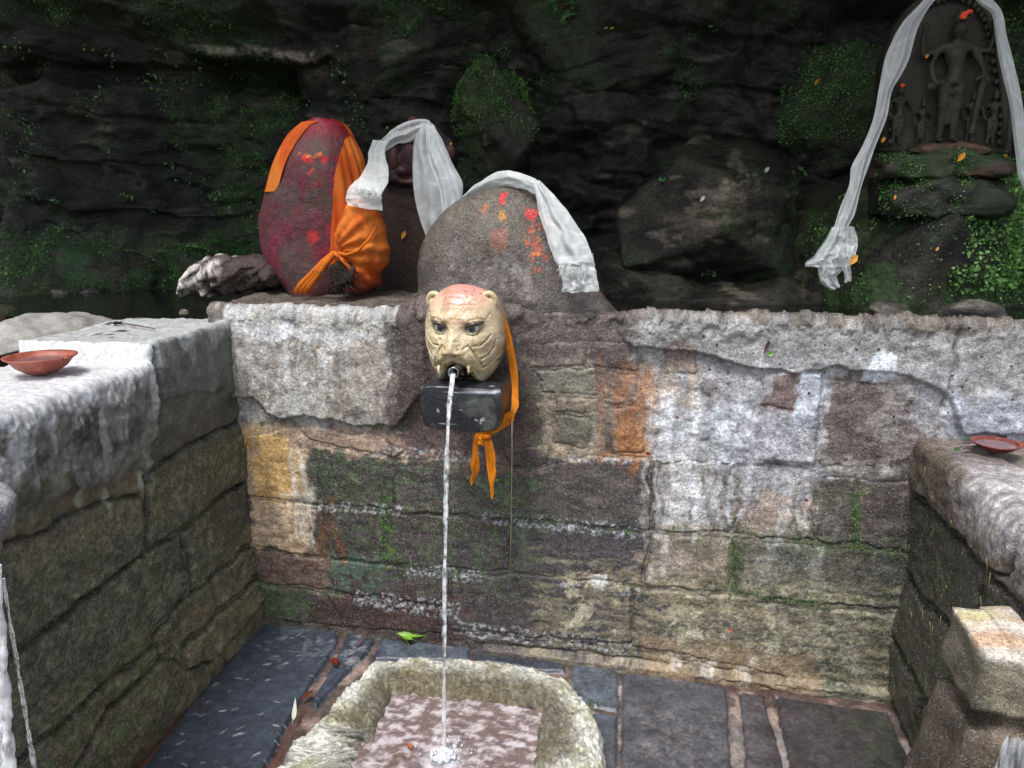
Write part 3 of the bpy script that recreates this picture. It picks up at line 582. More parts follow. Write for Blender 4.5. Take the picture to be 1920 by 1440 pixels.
# =================================================================== FLOOR
def onfloor(px, py): p = W(px, py, Z=0); return (p[0], p[1])
SF = []
def sf(off, *pts): SF.append((off, [onfloor(*p) for p in pts]))
sf(.014, (492, 1162), (636, 1180), (630, 1215), (560, 1320), (500, 1440), (440, 1560), (200, 1560), (268, 1440), (365, 1315)); sf(.010, (652, 1182), (704, 1190), (690, 1222), (650, 1262), (590, 1330), (585, 1310), (640, 1215))
sf(.010, (712, 1194), (885, 1212), (885, 1240), (700, 1235)); sf(.010, (892, 1214), (1060, 1232), (1060, 1262), (890, 1242)); sf(.008, (1070, 1240), (1162, 1250), (1160, 1335), (1110, 1325), (1075, 1290))
sf(.010, (1108, 1335), (1160, 1342), (1155, 1560), (1120, 1560)); sf(.012, (1168, 1260), (1362, 1290), (1368, 1360), (1375, 1560), (1160, 1560)); sf(.010, (1385, 1296), (1432, 1302), (1470, 1440), (1490, 1560), (1395, 1560), (1396, 1400))
sf(.012, (1452, 1305), (1665, 1335), (1712, 1440), (1760, 1560), (1500, 1560), (1480, 1440)); 
SF += [(.01, [(x0, y0), (x1, y0), (x1, y1), (x0, y1)]) for x0, x1, y0, y1 in ((-1.35, -.75, -1.6, -1.0), (-.72, -.05, -1.9, -1.35), (-.02, .35, -1.5, -.86), (.38, .75, -1.4, -.90), (-1.35, -.75, -2.4, -1.64), (-.02, .75, -2.3, -1.55))]
PF = Painter(onfloor); b = PF.box
b(250, 1160, 640, 1560, (58, 66, 78), .95, .05, .3); b(700, 1180, 1170, 1350, (80, 88, 98), .8, .04, .5); b(890, 1212, 1062, 1260, (52, 58, 66), .8, .02, .4); b(1165, 1255, 1375, 1560, (72, 74, 80), .85, .04, .4); b(1200, 1340, 1340, 1440, (104, 96, 98), .6, .05, 1, 'lichen', 30)
b(1385, 1290, 1480, 1560, (74, 70, 74), .85, .03, .4); b(1450, 1300, 1720, 1560, (58, 54, 56), .9, .04, .4); b(640, 1190, 690, 1260, (150, 152, 156), .5, .02, 1, 'lichen', 20); b(500, 1180, 640, 1250, (120, 126, 132), .35, .03, 1, 'lichen', 26)
b(1620, 1320, 1760, 1500, (52, 56, 44), .6, .04, 1)
def paint_floor(A, B, lab, d):
    n = len(A); col = np.ones((n, 3)) * lin((84, 74, 70)); wet = np.full(n, .6)
    m = (lab < 0); pale = (sst(0, .4, fbm(A * 10, B * 10, 4, 4)) * .7)[:, None]
    base = col * (1 - pale) + lin((150, 132, 124)) * pale
    redl = sst(-1.08, -1.22, A + .25 * B)[:, None]; base = base * (1 - redl) + lin((86, 60, 52)) * redl
    pr = (sst(.25, .3, A) * sst(-.17, -.25, B))[:, None]; base = base * (1 - .85 * pr) + lin((128, 122, 122)) * .85 * pr
    far = sst(-.10, -.03, B)[:, None]; base = base * (1 - .7 * far) + lin((74, 54, 52)) * .7 * far
    st_ = np.ones((n, 3)) * lin((72, 74, 80)); st_, wet = PF.apply(A, B, st_, wet)
    # pale chisel scratches on the slate
    s = np.zeros(n); r3 = np.random.default_rng(5)
    P = np.array(SF[0][1])
    for _ in range(62):
        cx = r3.uniform(P[:, 0].min(), P[:, 0].max()); cy = r3.uniform(-.75, -.02); an = r3.uniform(-.9, .9) + .5; ln = r3.uniform(.006, .017); wd = r3.uniform(.0014, .0026)
        u = (A - cx) * math.cos(an) + (B - cy) * math.sin(an); v = -(A - cx) * math.sin(an) + (B - cy) * math.cos(an)
        s = np.maximum(s, sst(ln, ln * .6, np.abs(u)) * sst(wd * 1.6, wd * .4, np.abs(v)) * r3.uniform(.4, 1))
    s = (s * (lab == 0))[:, None]; st_ = st_ * (1 - .8 * s) + lin((185, 190, 196)) * .8 * s
    col = np.where(m[:, None], base, st_)
    mo = np.exp((0.18 + .22 * (lab != 0)) * fbm(A * 14, B * 14, 36.0, 5, .65))[:, None] * np.exp((.05 + .28 * (lab != 0)) * fbm(A * 80, B * 80, 3.0, 3, .7))[:, None]
    return col * mo, np.where(lab == 0, 0.42, 0.75)
def floor_map(A, B, h): return np.stack([A, B, h], 1)
def floor_h(A, B, lab): return 0.004 * fbm(A * 6, B * 6, 3.4, 4) - .006
pav = empty('paving', (-0.3, -0.8, 0), kind='structure')
sheet(pav, -1.50, 0.90, -2.9, -1.30, 0.014, floor_map, floor_h, paint_floor, [s[1] for s in SF], [s[0] for s in SF], 'mortar_bed', M['floor'], 'slab', M['floor'], seed=11, groove=.006, rnd=.010, warp=.006)
sheet(pav, -1.50, 0.90, -1.30, 0.05, 0.0036, floor_map, floor_h, paint_floor, [s[1] for s in SF], [s[0] for s in SF], 'mortar_bed', M['floor'], 'slab', M['floor'], seed=11, groove=.006, rnd=.010, warp=.006)
g = MB(); g.add([(-70, -70, -.06), (70, -70, -.06), (70, 70, -.06), (-70, 70, -.06)], [(0, 1, 2, 3)])
tag(g.build('ground', mat_simple("earth", (92, 84, 70), 0.9, var=.4, vscale=2), None, False), kind='structure')

# =================================================================== loft & rock builders
def loft(name, rows, mat, colf, parent=None, nth=96, nz=90, amp=.004, fr=18, seed=0, th=(0, 2 * math.pi), grow=0.0, fold=None, wet=.4, pw=2.0):
    """rows of (z, xc, rx, yc, ry) from bottom to top, smoothly interpolated"""
    R = np.array(rows, float); t = np.linspace(0, 1, len(R)); s = np.linspace(0, 1, nz)
    def cs(k):
        out = []
        for q in s:
            x = q * (len(R) - 1); i = min(int(x), len(R) - 2); f = x - i
            p0, p1, p2, p3 = R[max(i - 1, 0), k], R[i, k], R[i + 1, k], R[min(i + 2, len(R) - 1), k]
            out.append(0.5 * (2 * p1 + (p2 - p0) * f + (2 * p0 - 5 * p1 + 4 * p2 - p3) * f * f + (3 * p1 - p0 - 3 * p2 + p3) * f ** 3))
        return np.array(out)
    z, xc, rx, yc, ry = (cs(k) for k in range(5)); rx = np.maximum(rx, .001); ry = np.maximum(ry, .001)
    full = th[1] is not None and not callable(th[0]) and abs(th[1] - th[0] - 2 * math.pi) < 1e-6
    u = np.linspace(0, 1, nth, endpoint=not full)
    U, Sg = np.meshgrid(u, s, indexing='ij')
    if callable(th[0]): T0 = th[0](z); T1 = th[1](z); TH = T0[None, :] + (T1 - T0)[None, :] * U
    else: TH = th[0] + (th[1] - th[0]) * U
    c, sn = np.cos(TH), np.sin(TH); e = 2.0 / pw
    cx = np.sign(c) * np.abs(c) ** e; sy = np.sign(sn) * np.abs(sn) ** e
    x = xc[None] + (rx[None] + grow) * cx; y = yc[None] + (ry[None] + grow) * sy; Z = np.broadcast_to(z[None], x.shape).copy()
    d = amp * fbm(x * fr, y * fr, Z * fr + seed, 4)
    if fold is not None: d = d + fold(TH, Z, x)
    x = x + d * c; y = y + d * sn; Z = Z + d * .2
    V = np.stack([x.ravel(), y.ravel(), Z.ravel()], 1); F = grid_faces(nth, nz, full)
    col, wt = colf(V[:, 0], V[:, 1], V[:, 2])
    return obj(name, V, F, mat, parent, col, wet if wt is None else wt)
def lrow(py, xl, xr, Y, ry, xm=None):
    a = W(xl, py, Y=Y); b_ = W(xr, py, Y=Y); return ((a[2] + b_[2]) / 2, (a[0] + b_[0]) / 2, (b_[0] - a[0]) / 2, Y, ry)
def rock(name, c, size, planes=14, seed=0, mat=None, colf=None, parent=None, sub=5, amp=.02, fr=6, k=18, rot=0, strata=0.0, flat=None):
    r = np.random.default_rng(seed); bm = bmesh.new(); bmesh.ops.create_icosphere(bm, subdivisions=sub, radius=1)
    V = np.array([v.co[:] for v in bm.verts]); F = np.array([[v.index for v in f.verts] for f in bm.faces]); bm.free()
    if flat is None:
        n = r.normal(size=(planes, 3)); n /= np.linalg.norm(n, axis=1)[:, None]; d = r.uniform(.72, 1.0, planes)
    else: n = np.array([f[:3] for f in flat], float); d = np.array([f[3] for f in flat]); n /= np.linalg.norm(n, axis=1)[:, None]
    q = np.clip(V @ n.T, 1e-4, None) / d[None]; rad = (np.sum(q ** k, axis=1) + 1e-9) ** (-1 / k); rad = np.minimum(rad, 1.35)
    P = V * rad[:, None] * np.array(size)
    if rot: cr, sr_ = math.cos(rot), math.sin(rot); P = P @ np.array([[cr, sr_, 0], [-sr_, cr, 0], [0, 0, 1]])
    P = P + np.array(c); dd = amp * fbm(P[:, 0] * fr, P[:, 1] * fr, P[:, 2] * fr + seed, 5)
    if strata: dd = dd + strata * fbm(P[:, 0] * 2, P[:, 1] * 2, (P[:, 2] - .25 * P[:, 0]) * 26 + seed, 3)
    P = P + V * dd[:, None]
    col, wt = colf(P[:, 0], P[:, 1], P[:, 2])
    return obj(name, P, F, mat, parent, col, .4 if wt is None else wt), P, V
def rockcol(c1, c2, moss=(46, 66, 38), mossy=0.4, seed=0, pale=0.0):
    def f(x, y, z):
        n = fbm(x * 4, y * 4, z * 7 + seed, 5, .6)[:, None]; t = sst(-.5, .5, n); col = lin(c1) * (1 - t) + lin(c2) * t
        mk = sst(.45 - mossy, .75 - mossy, fbm(x * 3.2 + 9, y * 3.2, z * 3.2 + seed, 5, .6))[:, None]; col = col * (1 - mk) + lin(moss) * mk * (1 + .4 * fbm(x * 30, y * 30, z * 30, 2)[:, None])
        if pale:
            pk = (sst(.38, .6, fbm(x * 5, y * 5, z * 16 + seed + 20, 4)) * pale)[:, None]; col = col * (1 - pk) + lin((150, 140, 124)) * pk
        return col * np.exp(.3 * fbm(x * 25, y * 25, z * 25, 3))[:, None], np.full(len(x), .45)
    return f

# =================================================================== CLIFF
def ledge(A, B, px0, px1, py, Y, depth, height):
    """an overhanging lip: the rock below the lip is cut back"""
    x0, x1 = W(px0, py, Y=Y)[0], W(px1, py, Y=Y)[0]; z = W((px0 + px1) / 2, py, Y=Y)[2]
    zz = z + .03 * fbm(A * 5, B * 2, 3, 3)
    return depth * sst(0.005, -.02, B - zz) * sst(-height * 1.3, -height * .6, B - zz) * sst(x0 - .05, x0 + .05, A) * sst(x1 + .05, x1 - .05, A)
def cliff_y(A, B):
    y = 1.62 + 0 * A
    y = y - 0.55 * sst(-2.0, -3.2, A)                                  # comes forward on the left
    y = y - 0.30 * sst(1.25, 1.9, A)
    foot = np.exp(-np.clip(B - 1.08, 0, None) / .16); y = y - .42 * foot * sst(-1.3, -1.8, A + .1 * fbm(A * 2, 1, 1, 2)) - .15 * foot
    y = y - 0.16 * fbm(A * 1.1, 2.0, B * 1.5, 3) + 0.06 * fbm(A * 3, 5.0, B * 5 + A * 1.2, 4) + .010 * fbm(A * 9, 1.0, B * 18 + A * 3, 4)
    s = (B + .12 * A + .05 * fbm(A * 2, 3, B * 2, 3)) * 4.2; fr_ = s - np.floor(s); y = y - .07 * (1 - 2 * np.abs(fbm(A * 1.7 + 3, 9., B * 2.6, 4, .55))) + .012 * np.abs(fbm(A * 14, 2., B * 20, 4, .6))
    y = y + .05 * (fr_ - .5) * sst(1.25, 1.5, B) * sst(-.2, .3, fbm(A * 1.3, 7., B * 1.3, 3))   # bedding steps
    y = y + ledge(A, B, 385, 610, 108, 1.5, .34, .16) + ledge(A, B, 90, 380, 130, 1.4, .12, .1)
    y = y - 1.75 * sst(2.55, 3.9, B) - 0.18 * sst(2.3, 2.5, B + .08 * fbm(A * 2, 1, B, 3))   # overhang
    return y
def cliff_build():
    na, nb = 760, 420; A, B = np.meshgrid(np.linspace(-4.6, 3.2, na), np.linspace(.95, 4.6, nb), indexing='ij'); A = A.ravel(); B = B.ravel()
    Y = cliff_y(A, B); P = np.stack([A, Y, B], 1)
    n = fbm(A * 2.2, Y * 2, B * 4.5, 5, .6)[:, None]; t = sst(-.5, .6, n); col = lin((28, 30, 27)) * (1 - t) + lin((54, 53, 46)) * t
    band = sst(1.5, 1.28, B) * sst(-1.35, -1.6, A)
    mk = np.clip(sst(.05, .5, fbm(A * 1.6, 3, B * 1.8, 5, .6) + .6 * band + .14 * sst(-1.1, -1.6, A) - .25 * sst(-.9, .2, A) + .25 * sst(1.3, 1.6, A)), 0, 1)
    c = lin((44, 62, 36)) * (1 + .5 * fbm(A * 24, 1, B * 24, 3))[:, None]; col = col * (1 - mk[:, None] * .85) + c * mk[:, None] * .85
    pl = (sst(.45, .7, fbm(A * 3, 8, B * 11, 4)) * .35)[:, None]; col = col * (1 - pl) + lin((120, 112, 100)) * pl
    zl_ = W(500, 100, Y=1.5)[2]; xl_, xr_ = W(380, 100, Y=1.5)[0], W(612, 100, Y=1.5)[0]
    lm = (sst(.035, .005, np.abs(B - zl_ - .012 - .03 * fbm(A * 5, B * 2, 3, 3))) * sst(xl_ - .04, xl_ + .04, A) * sst(xr_ + .04, xr_ - .04, A) * sst(-.3, .2, fbm(A * 14, 3, B * 14, 3)))[:, None]
    col = col * (1 - lm * .85) + lin((170, 160, 148)) * lm * .85  # ledge lip painted pale, as if lit from above
    F = grid_faces(na, nb)
    F = F[:, ::1]
    q = P[F[0]]; 
    if np.cross(q[1] - q[0], q[3] - q[0])[1] > 0: F = F[:, ::-1]
    o = obj('cliff', P, F, M['cliff'], None, col, np.full(len(A), .45)); tag(o, kind='structure')
    return P, mk, A, B
cliffP, cliffM, cA, cB = cliff_build()
# pool behind the wall
V = []; nx, ny = 60, 30
pv = np.array([(x, y, 1.135) for x in np.linspace(-4.4, 3.0, nx) for y in np.linspace(-0.0 + .1, 1.75, ny)])
pv2 = pv.copy(); pv2[:, 1] = np.where(pv[:, 0] < -1.95, pv[:, 1] - .0, np.maximum(pv[:, 1], .10))
tag(obj('pool_water', pv2, grid_faces(nx, ny), M['pool'], None), kind='structure')
# bank on the far left that holds the pool, and the low cement kerb lump
tag(rock('cement_kerb', (-2.14, -0.08, 1.085), (.20, .22, .065), 10, 41, M['render'], lambda x, y, z: (lin((140, 138, 134)) * np.exp(.4 * fbm(x * 18, y * 18, z * 18, 4))[:, None], np.full(len(x), .2)), sub=5, amp=.012, fr=14)[0], 'low rounded grey cement lump at the left edge beside the dark pool', 'kerb')
tag(rock('earth_bank', (-3.1, -0.9, .55), (1.15, 1.5, .58), 9, 43, M['cliff'], rockcol((60, 54, 46), (84, 76, 64), mossy=.5), sub=5, amp=.05, fr=3)[0], kind='structure')

# =================================================================== BOULDERS
bg = 'boulders against the cliff behind the pool'
def ridged(f):
    Pr = Painter(lambda px, py: (W(px, py, Y=1.08)[0], W(px, py, Y=1.08)[2])); q = Pr.box
    q(1350, 335, 1430, 375, (150, 142, 122), .85, .008, 1, 'grain', 20); q(1290, 365, 1400, 400, (116, 108, 92), .7, .01, 1, 'grain', 20); q(1370, 262, 1400, 312, (112, 108, 98), .7, .015, 1); q(1240, 400, 1340, 440, (84, 78, 68), .7, .01, 1, 'grain', 20); q(1400, 250, 1500, 400, (46, 48, 42), .6, .03, 1); q(1370, 400, 1480, 425, (92, 84, 72), .6, .008, 1, 'grain', 20); q(1400, 440, 1490, 470, (64, 60, 52), .6, .01, 1, 'grain', 20)
    def g(x, y, z): c, w_ = f(x, y, z); c, _ = Pr.apply(x, z, c, w_.copy()); return c, w_
    return g
def boulder(label, c, size, seed, flat=None, mossy=.3, pale=.0, c1=(26, 27, 23), c2=(54, 51, 42), planes=12, strata=.006, amp=.03, k=22, rot=0, moss=(44, 62, 34)):
    o, P, Nn = rock('boulder', c, size, planes, seed, M['cliff'], (ridged if seed == 3 else (lambda f: f))(rockcol(c1, c2, moss, mossy, seed, pale)), sub=6, amp=amp, fr=5, k=k, strata=strata, flat=flat, rot=rot)
    tag(o, label, 'boulder', bg); return P, Nn
mossP = []
c0 = W(1330, 400, Y=1.45)
big = boulder('large angular layered boulder with a pale ridge behind the right coping', (c0[0], 1.40, c0[2] - .02), (.44, .40, .40), 3,
    flat=[(-.35, -.9, .25, .80), (.72, -.66, .18, .70), (.2, -.35, 1, .72), (-.75, -.1, .75, .78), (.1, -.75, -.75, .80), (1, .2, 0, .85), (-1, 0, -.2, .95), (0, 1, 0, .9), (0, 0, -1, .95), (.6, -.3, .8, .80)], mossy=.22, pale=.35, strata=.010, c2=(56, 52, 42), k=70, amp=.018, c1=(20, 20, 18))
c0 = W(1560, 230, Y=1.6); mossP.append(boulder('square mossy boulder above and right of the angular one, left of the statue', (c0[0], 1.62, c0[2]), (.26, .25, .27), 5, mossy=.42, amp=.03))
c0 = W(930, 215, Y=1.5); mossP.append(boulder('upright moss covered rock block above the domed stone', (c0[0], 1.52, c0[2]), (.19, .2, .25), 8, mossy=.62, amp=.03, moss=(58, 70, 40)))
c0 = W(1210, 520, Y=1.3); boulder('low brown rock at the pool edge right of the domed stone', (c0[0], 1.35, c0[2] - .12), (.30, .22, .17), 11, mossy=.15, pale=.3)
c0 = W(1450, 560, Y=1.2); boulder('flat rock at the waterline in front of the angular boulder', (c0[0], 1.25, 1.12), (.42, .2, .09), 13, mossy=.15, pale=.4)
c0 = W(760, 130, Y=1.7); boulder('bulging brown rock mass above the small idol', (c0[0] + .05, 1.72, c0[2] + .05), (.55, .32, .26), 17, mossy=.1, pale=.25, strata=.014)
c0 = W(1150, 120, Y=1.8); boulder('slanting dark rock mass at the top centre of the grotto', (c0[0], 1.82, c0[2] + .1), (.62, .4, .34), 19, mossy=.2, strata=.014, rot=.3)
c0 = W(150, 500, Y=1.35); mossP.append(boulder('low mossy hump at the left end of the pool', (c0[0], 1.22, 1.16), (.55, .26, .19), 23, mossy=.75, moss=(38, 66, 34)))
c0 = W(390, 505, Y=1.4); mossP.append(boulder('mossy hump just left of the red painted stone', (c0[0], 1.40, 1.16), (.42, .26, .20), 29, mossy=.75, moss=(36, 62, 34)))
c0 = W(60, 300, Y=1.3); mossP.append(boulder('tall shaded mossy rock at the far left edge', (c0[0] - .1, 1.38, c0[2]), (.35, .3, .45), 31, mossy=.5, amp=.04))
# statue mound
c0 = W(1745, 470, Y=1.15); mound = boulder('mossy mound of rock carrying the carved deity slab', (c0[0] + .05, 1.32, 1.30), (.56, .42, .46), 37, mossy=.5, amp=.03, pale=.2, moss=(46, 66, 34)); mossP.append(mound)

# =================================================================== DOMED STONE
DY = 0.16
rows = [lrow(y, l, r_, DY, d) for y, l, r_, d in ((640, 735, 1185, .12), (610, 745, 1180, .15), (590, 758, 1166, .17), (570, 774, 1148, .18), (545, 786, 1126, .185), (500, 786, 1100, .18), (460, 794, 1078, .172), (430, 808, 1060, .16), (400, 829, 1043, .14), (378, 854, 1025, .115), (362, 884, 1000, .085), (353, 918, 968, .045), (350, 935, 950, .012))]
PD = Painter(lambda px, py: (W(px, py, Y=DY - .15)[0], W(px, py, Y=DY - .15)[2])); b = PD.box
b(700, 330, 1200, 660, (86, 80, 74), 1, .1, .2); b(800, 350, 1100, 480, (100, 90, 78), .6, .06, 1); b(790, 500, 1150, 660, (88, 82, 80), .7, .06, 1); b(960, 520, 1170, 640, (128, 112, 108), .5, .04, 1, 'lichen', 14); b(850, 480, 1000, 540, (150, 146, 142), .5, .04, 1, 'lichen', 22)
b(985, 385, 1018, 505, (176, 76, 50), .7, .012, 1, 'lichen', 40); b(985, 430, 1020, 480, (190, 110, 46), .7, .01, 1, 'lichen', 50); b(986, 394, 998, 406, (205, 55, 50), .8, .005, 1); b(885, 385, 920, 400, (196, 100, 40), .7, .008, 1, 'lichen', 30)
b(932, 360, 942, 382, (206, 34, 50), .95, .004, .6); b(1002, 420, 1014, 445, (190, 60, 50), .6, .008, 1, 'lichen', 40); b(935, 398, 945, 413, (190, 140, 60), .8, .004, 1); b(925, 440, 950, 470, (150, 88, 60), .5, .01, 1)
def dcol(x, y, z):
    n = len(x); c, wt = PD.apply(x, z, np.ones((n, 3)) * lin((84, 78, 72)), np.full(n, .5)); return c * np.exp(.28 * fbm(x * 14, y * 14, z * 14, 5, .65))[:, None] * np.exp(.18 * fbm(x * 60, y * 60, z * 60, 2))[:, None], np.full(n, .5)
dome = loft('domed_stone', rows, M['wall'], dcol, nth=180, nz=120, amp=.006, fr=8, seed=3)
tag(dome, 'rounded dark stone dome smeared with vermilion standing above the animal head spout', 'sacred stone')

# =================================================================== PAINTED STONE AND ORANGE CLOTH
PY = 0.42
prow_px = ((560, 560, 640), (548, 552, 650), (536, 540, 662), (520, 522, 674), (495, 505, 684), (465, 495, 690), (430, 491, 690), (400, 492, 688), (360, 505, 684), (320, 517, 676), (290, 528, 668), (262, 540, 656), (242, 556, 646), (230, 572, 634), (223, 592, 616))
prow = [lrow(y, l, r_, PY, .13 * (1 - max(0, (300 - y)) / 110.0) + .012) for y, l, r_ in prow_px]
def mcol(x, y, z):
    n = len(x); c = np.ones((n, 3)) * lin((84, 42, 48)); t = sst(-.1, .5, fbm(x * 6, y * 6, z * 6, 5, .6))[:, None]; c = c * (1 - t) + lin((74, 56, 52)) * t
    zt_ = W(600, 260, Y=PY)[2]; tp = sst(zt_ - .02, zt_ + .03, z)[:, None]; c = c * (1 - tp) + lin((118, 22, 38)) * tp
    mg = (sst(.15, .4, fbm(x * 9, y * 9, z * 5 + 30, 4)))[:, None]; c = c * (1 - .7 * mg) + lin((104, 26, 48)) * .7 * mg
    P_ = Painter(lambda px, py: (W(px, py, Y=PY - .12)[0], W(px, py, Y=PY - .12)[2])); P_.box(564, 288, 604, 296, (222, 130, 30), .95, .004, 1, 'lichen', 40); P_.box(570, 293, 612, 304, (180, 30, 40), .9, .006, 1, 'lichen', 30); P_.box(585, 318, 593, 350, (205, 50, 25), .9, .004, 1, 'lichen', 30); P_.box(610, 290, 634, 470, (150, 20, 50), .5, .02, 1, 'lichen', 20); P_.box(580, 440, 600, 455, (200, 40, 40), .6, .006, 1)
    c, _ = P_.apply(x, z, c, np.zeros(n)); return c * np.exp(.25 * fbm(x * 40, y * 40, z * 40, 3))[:, None], np.full(n, .55)
ps = loft('painted_stone', prow, M['idol'], mcol, nth=110, nz=90, amp=.004, fr=12, seed=4); tag(ps, 'tall oval stone coated in dark red powder wrapped in orange cloth', 'sacred stone')
def interp_edge(pts, Y):
    e = np.array([(W(px, py, Y=Y)[2], W(px, py, Y=Y)[0]) for px, py in pts]); e = e[np.argsort(e[:, 0])]; return lambda z: np.interp(z, e[:, 0], e[:, 1])
rowz = np.array([r_[0] for r_ in prow]); rxc = np.array([r_[1] for r_ in prow]); rxr = np.array([r_[2] for r_ in prow])
o_ = np.argsort(rowz)
def th_of(edge):
    def f(z):
        c = np.interp(z, rowz[o_], rxc[o_]); r = np.interp(z, rowz[o_], rxr[o_]) + .006
        q = np.clip((edge(z) - c) / r, -.995, .995); return 2 * math.pi - np.arccos(q)      # front half (sin<0)
    return f
def ocol(x, y, z):
    n = len(x); c = np.ones((n, 3)) * lin((194, 86, 30)); t = sst(-.2, .6, fbm(x * 7, y * 7, z * 4, 4))[:, None]; c = c * (1 - t) + lin((206, 118, 46)) * t
    dk = sst(W(600, 492, Y=.4)[2], W(600, 540, Y=.4)[2], z + .015 * fbm(x * 20, y * 20, z * 20, 3))[:, None] * sst(-1.45, -1.38, x)[:, None]; c = c * (1 - .85 * dk) + lin((50, 30, 26)) * .85 * dk
    st2 = sst(.3, .6, fbm(x * 11, y * 11, z * 11 + 40, 4))[:, None]; c = c * (1 - .35 * st2) + lin((130, 60, 26)) * .35 * st2
    return c * np.exp(.1 * fbm(x * 50, y * 50, z * 20, 2))[:, None], np.full(n, .3)
cl = empty('orange_cloth', (-1.4, PY, 1.2), label='orange cloth wrapped round the tall red stone and knotted at its foot', cat='cloth')
eR = interp_edge([(629, 225), (634, 240), (634, 280), (630, 330), (627, 400), (624, 470), (610, 490)], PY - .1)
eL = interp_edge([(590, 224), (574, 232), (560, 262), (546, 300), (530, 345), (510, 372), (497, 382)], PY - .1)
wf = lambda TH, Z, x: .0035 * np.sin(TH * 26 + 9 * Z) + .003 * np.sin(TH * 11 + 3) + .0025 * fbm(TH * 6, Z * 4, 1.0, 3)
def sub_rows(y0, y1): return [r_ for r_, p in zip(prow, prow_px) if y0 <= p[0] <= y1]
loft('cloth_wrap', sub_rows(223, 495), M['cloth_v'], ocol, cl, nth=90, nz=90, amp=.001, fr=20, th=(th_of(eR), lambda z: 2 * math.pi + 1.3 + 0 * z), grow=.008, fold=wf)
loft('cloth_wrap', sub_rows(230, 362), M['cloth_v'], ocol, cl, nth=70, nz=90, amp=.001, fr=20, th=(lambda z: math.pi - .08 + 0 * z, th_of(eL)), grow=.005, fold=lambda TH, Z, x: .3 * wf(TH, Z, x))
BY = .30
brow = [lrow(y, l, r_, BY, d) for y, l, r_, d in ((548, 655, 690, .04), (538, 640, 704, .06), (520, 630, 714, .075), (500, 628, 722, .08), (470, 629, 727, .08), (440, 635, 726, .08), (415, 640, 720, .07), (395, 646, 708, .05), (380, 655, 690, .02), (376, 668, 676, .003))]
kx, kz = W(628, 474, Y=BY - .08)[0], W(628, 474, Y=BY - .08)[2]
def bagfold(TH, Z, x):
    an = np.arctan2(Z - kz, x - kx + .004); rr = np.hypot(Z - kz, x - kx); return (.007 * np.sin(an * 17 + 2 * fbm(x * 9, Z * 9, 1., 2)) * sst(.0, .05, rr) * sst(.24, .08, rr) * .9 + .010 * fbm(x * 16, Z * 10, 2.0, 3) + .020 * fbm(x * 7, Z * 7, 5.0, 2))
loft('cloth_bundle', brow, M['cloth_v'], ocol, cl, nth=150, nz=110, amp=.002, fr=20, fold=bagfold)
# knotted tail running down left, rope fold
mb = MB()
def pts_px(l): return [W(p[0], p[1], Y=p[2]) for p in l]
mb2 = []
for j, off in enumerate((0, 9, 17)):
    mb.tube(pts_px([(626, 474, .215), (606 + off * .4, 492, .21), (584 + off * .8, 514, .21), (566 + off, 532, .215), (556 + off, 548, .22)]), [.010, .012, .011, .012, .013], 8)
mb.tube(pts_px([(626, 474, .215), (650, 478, .205), (672, 470, .20), (692, 448, .21), (704, 425, .24)]), [.008, .007, .006, .004, .002], 8)
mb.tube(pts_px([(628, 474, .21), (652, 498, .20), (668, 520, .21)]), [.007, .006, .003], 8)
o = mb.build('cloth_tail', M['cloth_v'], cl); 
def setcol(o, f, wet=.3):
    me = o.data; n = len(me.vertices); co = np.zeros(n * 3, np.float32); me.vertices.foreach_get('co', co); co = co.reshape(-1, 3) + (np.array(o.parent.location) if o.parent else 0)
    c, w_ = f(co[:, 0], co[:, 1], co[:, 2]); a = me.attributes.new('Col', 'FLOAT_COLOR', 'POINT'); c4 = np.ones((n, 4), np.float32); c4[:, :3] = np.clip(c, .001, .95); a.data.foreach_set('color', c4.ravel())
    a = me.attributes.new('Wet', 'FLOAT', 'POINT'); a.data.foreach_set('value', np.full(n, wet, np.float32))
setcol(o, lambda x, y, z: (np.ones((len(x), 3)) * lin((206, 108, 30)) * np.exp(.3 * fbm(x * 30, y * 30, z * 30, 3))[:, None], 0))
r3 = random.Random(4)
mb = MB(); c0 = W(640, 520, Y=.2)
for i in range(260):
    t = Vector((r3.gauss(0, .022), r3.gauss(0, .008), r3.gauss(0, .026))); p = Vector(c0) + t; d1 = Vector((r3.gauss(0, .014), r3.gauss(0, .006) - .004, r3.gauss(0, .014)))
    mb.tube([p, p + d1, p + d1 * 1.6 + Vector((r3.gauss(0, .006), 0, -.006))], .0009, 3, False)
fb = mb.build('fibre', M['hair'], None)
kn, _, _ = rock('charred_knot', tuple(c0 + np.array([0, .012, 0])), (.036, .03, .05), 12, 9, M['cliff'], rockcol((30, 20, 20), (60, 38, 36), mossy=-1), sub=4, amp=.01, fr=30)
tag(kn, 'charred fibrous black clump in front of the orange cloth bundle', 'charred clump'); fb.parent = kn; fb['kind'] = 'stuff'

# weathered wood / rock piece on coping left
WY = .36
def wcol(x, y, z):
    n = len(x); c = np.ones((n, 3)) * lin((64, 52, 47)); g_ = fbm(x * 9 + z * 30, y * 9, z * 60 - x * 14, 4)[:, None]; xm = W(425, 515, Y=WY)[0]; k = sst(xm + .05, xm - .03, x + .02 * fbm(x * 20, y * 20, z * 20, 3))[:, None] * sst(-.35, .2, g_)
    c = c * (1 - k) + lin((206, 200, 194)) * k; return c * np.exp(.45 * g_), np.full(n, .4)
wr = []
for px, cy, hh in ((338, 544, 5), (352, 536, 14), (372, 524, 26), (395, 515, 32), (420, 513, 32), (450, 514, 31), (480, 513, 30), (505, 514, 27), (525, 520, 20), (536, 524, 6)):
    p = W(px, cy, Y=WY); s_ = W(px, cy - hh, Y=WY)[2] - p[2]; wr.append((p, s_))
ns = 60; V = []; na_ = 40
